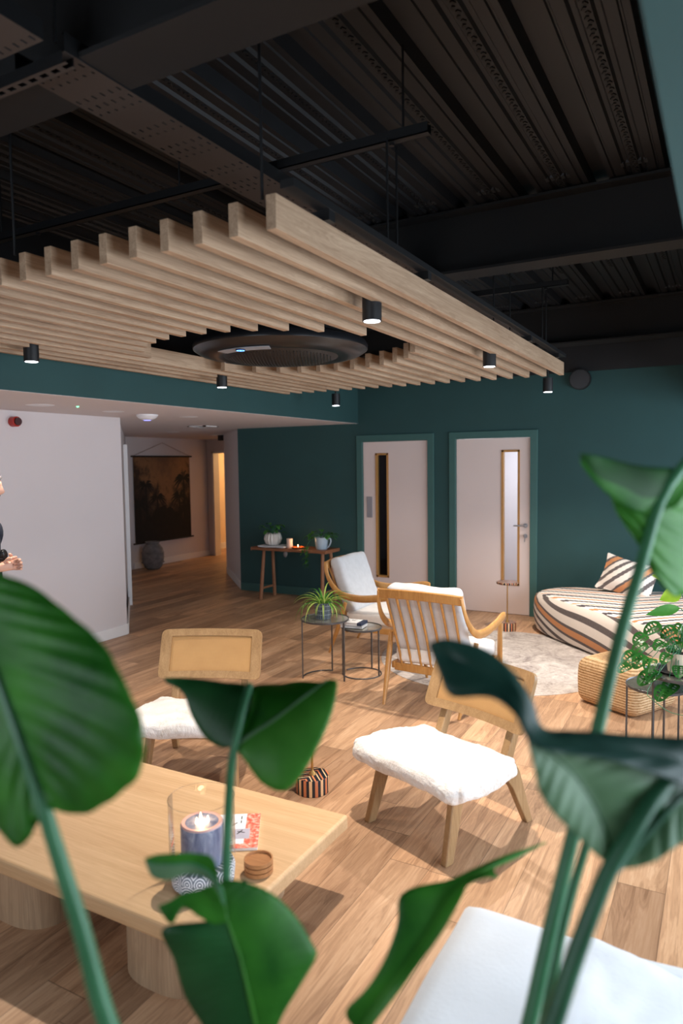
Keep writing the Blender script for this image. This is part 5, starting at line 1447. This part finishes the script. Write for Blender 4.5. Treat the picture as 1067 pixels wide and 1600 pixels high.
# middle plant: folded leaf on a tall stalk, split leaf below it, narrow leaf to the right
B_ = Vector((-.60, .66, 0))
t = thing('bird_of_paradise', 'broad-leaved green plant with a folded leaf in the middle, in front of the candle', 'plant', (0, 0, 0), 0, 'bird of paradise plants in front of the camera')
pot(t, B_, .15, .5)
D = 1.12
blade(t, [(366, 1166, D), (345, 1168, D + .01), (320, 1152, D + .02), (300, 1120, D + .03), (285, 1082, D + .04), (262, 1068, D + .05), (256, 1061, D + .05)],
      [(368, 1160, D), (374, 1130, D + .01), (366, 1105, D + .02), (345, 1085, D + .03), (315, 1072, D + .04), (285, 1064, D + .05), (257, 1060, D + .05)],
      [(372, 1160, D), (385, 1125, D + .02), (392, 1095, D + .03), (391, 1072, D + .04), (350, 1066, D + .05), (300, 1060, D + .055), (258, 1059, D + .05)],
      M['leaf_dark'], rows=50, ripple=.0012, rib=0, nveins=16, bulge=.08)
blade(t, [(366, 1165, D - .005), (372, 1140, D + .02), (384, 1105, D + .04), (394, 1073, D + .05), (440, 1068, D + .05), (466, 1064, D + .04), (500, 1066, D + .02)],
      [(367, 1166, D - .01), (392, 1148, D - .01), (420, 1130, D - .01), (445, 1112, D - .005), (468, 1094, D), (490, 1078, D + .01), (512, 1062, D + .02)],
      [(368, 1168, D - .01), (384, 1190, D - .02), (408, 1222, D - .03), (440, 1236, D - .04), (468, 1215, D - .04), (500, 1160, D - .03), (520, 1110, D - .01), (527, 1072, D + .01), (524, 1062, D + .02)],
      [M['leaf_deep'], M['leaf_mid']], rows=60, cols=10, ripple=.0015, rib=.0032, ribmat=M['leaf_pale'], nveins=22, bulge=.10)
petiole(t, [(390, 1070, D + .03), (380, 1105, D), (370, 1150, D - .015), (362, 1190, D - .015), (356, 1280, D), (352, 1400, D), (346, 1500, D), (344, 1605, D)], .0062, B_ + Vector((0, 0, .46)), M['stem'])
D = 1.0
blade(t, [(405, 1660, D), (345, 1640, D), (312, 1595, D), (288, 1554, D), (272, 1500, D - .01), (253, 1453, D - .02), (300, 1441, D - .01), (335, 1443, D - .005)],
      [(412, 1660, D), (400, 1605, D), (388, 1550, D - .01), (375, 1497, D - .01), (366, 1470, D - .01), (357, 1445, D - .01), (350, 1430, D - .01), (345, 1420, D - .01)],
      [(420, 1660, D), (436, 1598, D + .01), (470, 1538, D + .02), (494, 1495, D + .03), (490, 1478, D + .03), (463, 1433, D + .03), (428, 1398, D + .02), (385, 1378, D + .01), (350, 1375, D), (340, 1385, D)],
      [M['leaf_dark'], M['leaf_deep']], rows=64, cols=10, ripple=.0012, rib=.0028, ribmat=M['leaf_mid'], nveins=20, bulge=.07)
blade(t, [(357, 1440, D - .012), (335, 1444, D - .015), (310, 1432, D - .02), (286, 1418, D - .02), (268, 1444, D - .03), (248, 1420, D - .03)],
      [(355, 1430, D - .012), (335, 1425, D - .015), (312, 1412, D - .02), (290, 1405, D - .025), (268, 1414, D - .03), (248, 1417, D - .03)],
      [(348, 1378, D - .012), (330, 1382, D - .015), (310, 1390, D - .02), (285, 1396, D - .025), (265, 1408, D - .03), (247, 1415, D - .03)],
      M['leaf_deep'], name='torn_lobe', rows=30, cols=6, ripple=.0008, rib=0)
blade(t, [(352, 1420, D - .02), (340, 1395, D - .03), (320, 1372, D - .03), (290, 1367, D - .04), (262, 1376, D - .045), (238, 1370, D - .05), (228, 1350, D - .05)],
      [(349, 1410, D - .02), (342, 1385, D - .03), (325, 1362, D - .035), (300, 1350, D - .04), (270, 1350, D - .05), (245, 1350, D - .05), (227, 1345, D - .05)],
      [(345, 1395, D - .02), (342, 1370, D - .035), (332, 1340, D - .035), (305, 1333, D - .04), (275, 1333, D - .05), (245, 1335, D - .05), (226, 1341, D - .05)],
      [M['leaf_pale'], M['leaf_deep']], name='curled_tip', rows=36, cols=6, ripple=.0008, rib=.0018)
petiole(t, [(398, 1590, D + .004), (405, 1640, D + .004)], .0045, B_ + Vector((.03, 0, .46)), M['stem'])
petiole(t, [(382, 1376, 1.06), (374, 1440, 1.05), (368, 1520, 1.04), (362, 1605, 1.04)], .0042, B_ + Vector((-.02, .02, .46)), M['stem'])
D = 1.0
blade(t, [(556, 1610, D), (540, 1580, D), (572, 1545, D), (600, 1500, D + .01), (620, 1445, D + .02), (624, 1402, D + .03), (650, 1385, D + .04), (700, 1375, D + .05), (740, 1357, D + .06), (790, 1336, D + .09), (852, 1316, D + .13)],
      [(560, 1614, D), (585, 1572, D), (612, 1536, D), (640, 1500, D + .01), (665, 1462, D + .02), (688, 1425, D + .03), (708, 1397, D + .04), (730, 1373, D + .05), (760, 1357, D + .06), (800, 1340, D + .09), (852, 1316.5, D + .13)],
      [(572, 1616, D), (592, 1590, D - .01), (625, 1548, D - .01), (655, 1506, D), (690, 1458, D + .01), (720, 1405, D + .02), (732, 1382, D + .03), (760, 1371, D + .04), (778, 1371, D + .05), (772, 1358, D + .06), (805, 1342, D + .09), (852, 1317, D + .13)],
      [M['leaf_deep'], M['leaf_mid']], rows=70, cols=8, ripple=.001, rib=.0028, ribmat=M['leaf_mid'], nveins=26, bulge=.08)
petiole(t, [(575, 1590, D + .003), (552, 1625, D + .003)], .0042, B_ + Vector((.06, 0, .46)))

# right plant: upper leaf on a long stalk, big dark leaf and thin stalks
C_ = Vector((-.17, .60, 0))
t = thing('bird_of_paradise', 'broad-leaved green plant with long stalks and big dark leaf on the right side', 'plant', (0, 0, 0), 0, 'bird of paradise plants in front of the camera')
pot(t, C_, .15, .5)
D = 1.0
blade(t, [(1130, 700, D + .05), (1085, 728, D + .02), (1040, 731, D), (990, 726, D - .01), (950, 716, D - .02), (925, 711, D - .03), (906, 708, D - .03)],
      [(1095, 735, D + .03), (1062, 745, D + .01), (1040, 770, D), (1010, 778, D - .01), (975, 762, D - .02), (935, 745, D - .03), (907, 716, D - .03)],
      [(1060, 790, D), (1035, 800, D), (1012, 805, D), (990, 798, D - .01), (960, 780, D - .02), (928, 752, D - .03), (907, 724, D - .03)],
      [M['leaf_forest'], M['leaf_deep']], rows=44, cols=8, ripple=.001, rib=0, bulge=.06)
blade(t, [(1075, 735, D + .02), (1040, 760, D + .01), (1000, 760, D + .0), (955, 762, D), (963, 800, D), (990, 840, D), (1008, 870, D), (1018, 895, D + .01)],
      [(1070, 745, D + .01), (1048, 768, D + .01), (1034, 790, D), (1026, 812, D), (1020, 835, D), (1016, 855, D), (1016, 875, D), (1020, 898, D + .01)],
      [(1100, 740, D + .03), (1090, 790, D + .04), (1085, 840, D + .04), (1082, 880, D + .04), (1075, 920, D + .03), (1058, 932, D + .02), (1040, 922, D + .01), (1022, 900, D + .01)],
      [M['leaf_mid'], M['leaf_mid']], name='leaf_underside', rows=44, cols=10, ripple=.0028, rib=0, nveins=9, bulge=.05)
petiole(t, [(1080, 715, D + .01), (1047, 752, D), (1028, 787, D), (1016, 829, D), (997, 900, D - .01), (978, 960, D - .01), (953, 1057, D - .02), (934, 1140, D - .03), (900, 1285, D - .05), (860, 1450, D - .07), (826, 1605, D - .08)], .0080, C_ + Vector((0, 0, .46)))
D = .80
blade(t, [(955, 1352, D), (930, 1335, D - .01), (895, 1300, D - .02), (862, 1268, D - .03), (842, 1235, D - .03), (832, 1190, D - .03), (822, 1150, D - .03)],
      [(958, 1348, D), (950, 1310, D), (935, 1270, D), (915, 1235, D - .005), (892, 1205, D - .01), (862, 1178, D - .015), (828, 1150, D - .025)],
      [(965, 1345, D), (1002, 1290, D + .02), (1036, 1238, D + .03), (1062, 1195, D + .03), (1020, 1165, D + .03), (950, 1158, D + .02), (880, 1154, D), (832, 1149, D - .025)],
      [M['leaf_pale'], M['leaf_pale']], rows=60, cols=12, ripple=.0012, rib=.0012, ribmat=M['leaf_dark'], nveins=10, bulge=.10)
blade(t, [(670, 1009, D + .03), (686, 1052, D + .02), (705, 1088, D + .01), (765, 1090, D), (803, 1116, D - .02), (822, 1152, D - .035), (850, 1172, D - .04), (900, 1180, D - .03), (960, 1190, D - .02), (1015, 1208, D - .01), (1070, 1228, D), (1130, 1260, D + .03)],
      [(671, 1006, D + .03), (700, 1025, D + .03), (735, 1042, D + .02), (780, 1065, D + .01), (815, 1100, D - .01), (838, 1143, D - .02), (875, 1160, D - .02), (920, 1165, D - .01), (970, 1170, D), (1020, 1178, D + .01), (1075, 1190, D + .02), (1130, 1205, D + .04)],
      [(673, 1003, D + .03), (700, 998, D + .03), (755, 1012, D + .03), (800, 1047, D + .02), (832, 1095, D + .01), (848, 1136, D + .005), (890, 1141, D + .01), (930, 1143, D + .015), (980, 1147, D + .02), (1030, 1150, D + .03), (1080, 1153, D + .03), (1130, 1156, D + .05)],
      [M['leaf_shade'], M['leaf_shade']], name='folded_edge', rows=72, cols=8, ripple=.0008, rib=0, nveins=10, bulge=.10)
blade(t, [(955, 1352, D), (985, 1300, D + .01), (1015, 1250, D + .02), (1045, 1205, D + .03), (1085, 1170, D + .05), (1130, 1130, D + .07)],
      [(960, 1356, D), (990, 1325, D + .01), (1022, 1290, D + .02), (1055, 1255, D + .03), (1090, 1225, D + .05), (1135, 1190, D + .07)],
      [(965, 1358, D), (1000, 1354, D + .0), (1030, 1342, D), (1058, 1322, D + .01), (1095, 1300, D + .03), (1140, 1260, D + .06)],
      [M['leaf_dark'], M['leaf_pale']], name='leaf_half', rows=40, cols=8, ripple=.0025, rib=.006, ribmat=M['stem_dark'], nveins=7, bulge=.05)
petiole(t, [(1068, 1195, D + .03), (1020, 1250, D + .005), (985, 1305, D - .005), (955, 1352, D - .006), (930, 1410, D - .01), (900, 1490, D - .01), (880, 1550, D - .01), (862, 1605, D - .01)], .0085, C_ + Vector((.03, -.02, .46)), M['stem_dark'])
petiole(t, [(925, 1290, 1.0), (910, 1340, 1.0), (892, 1400, 1.0), (872, 1480, .98), (858, 1560, .97), (850, 1605, .97)], .0058, C_ + Vector((-.03, .03, .46)))
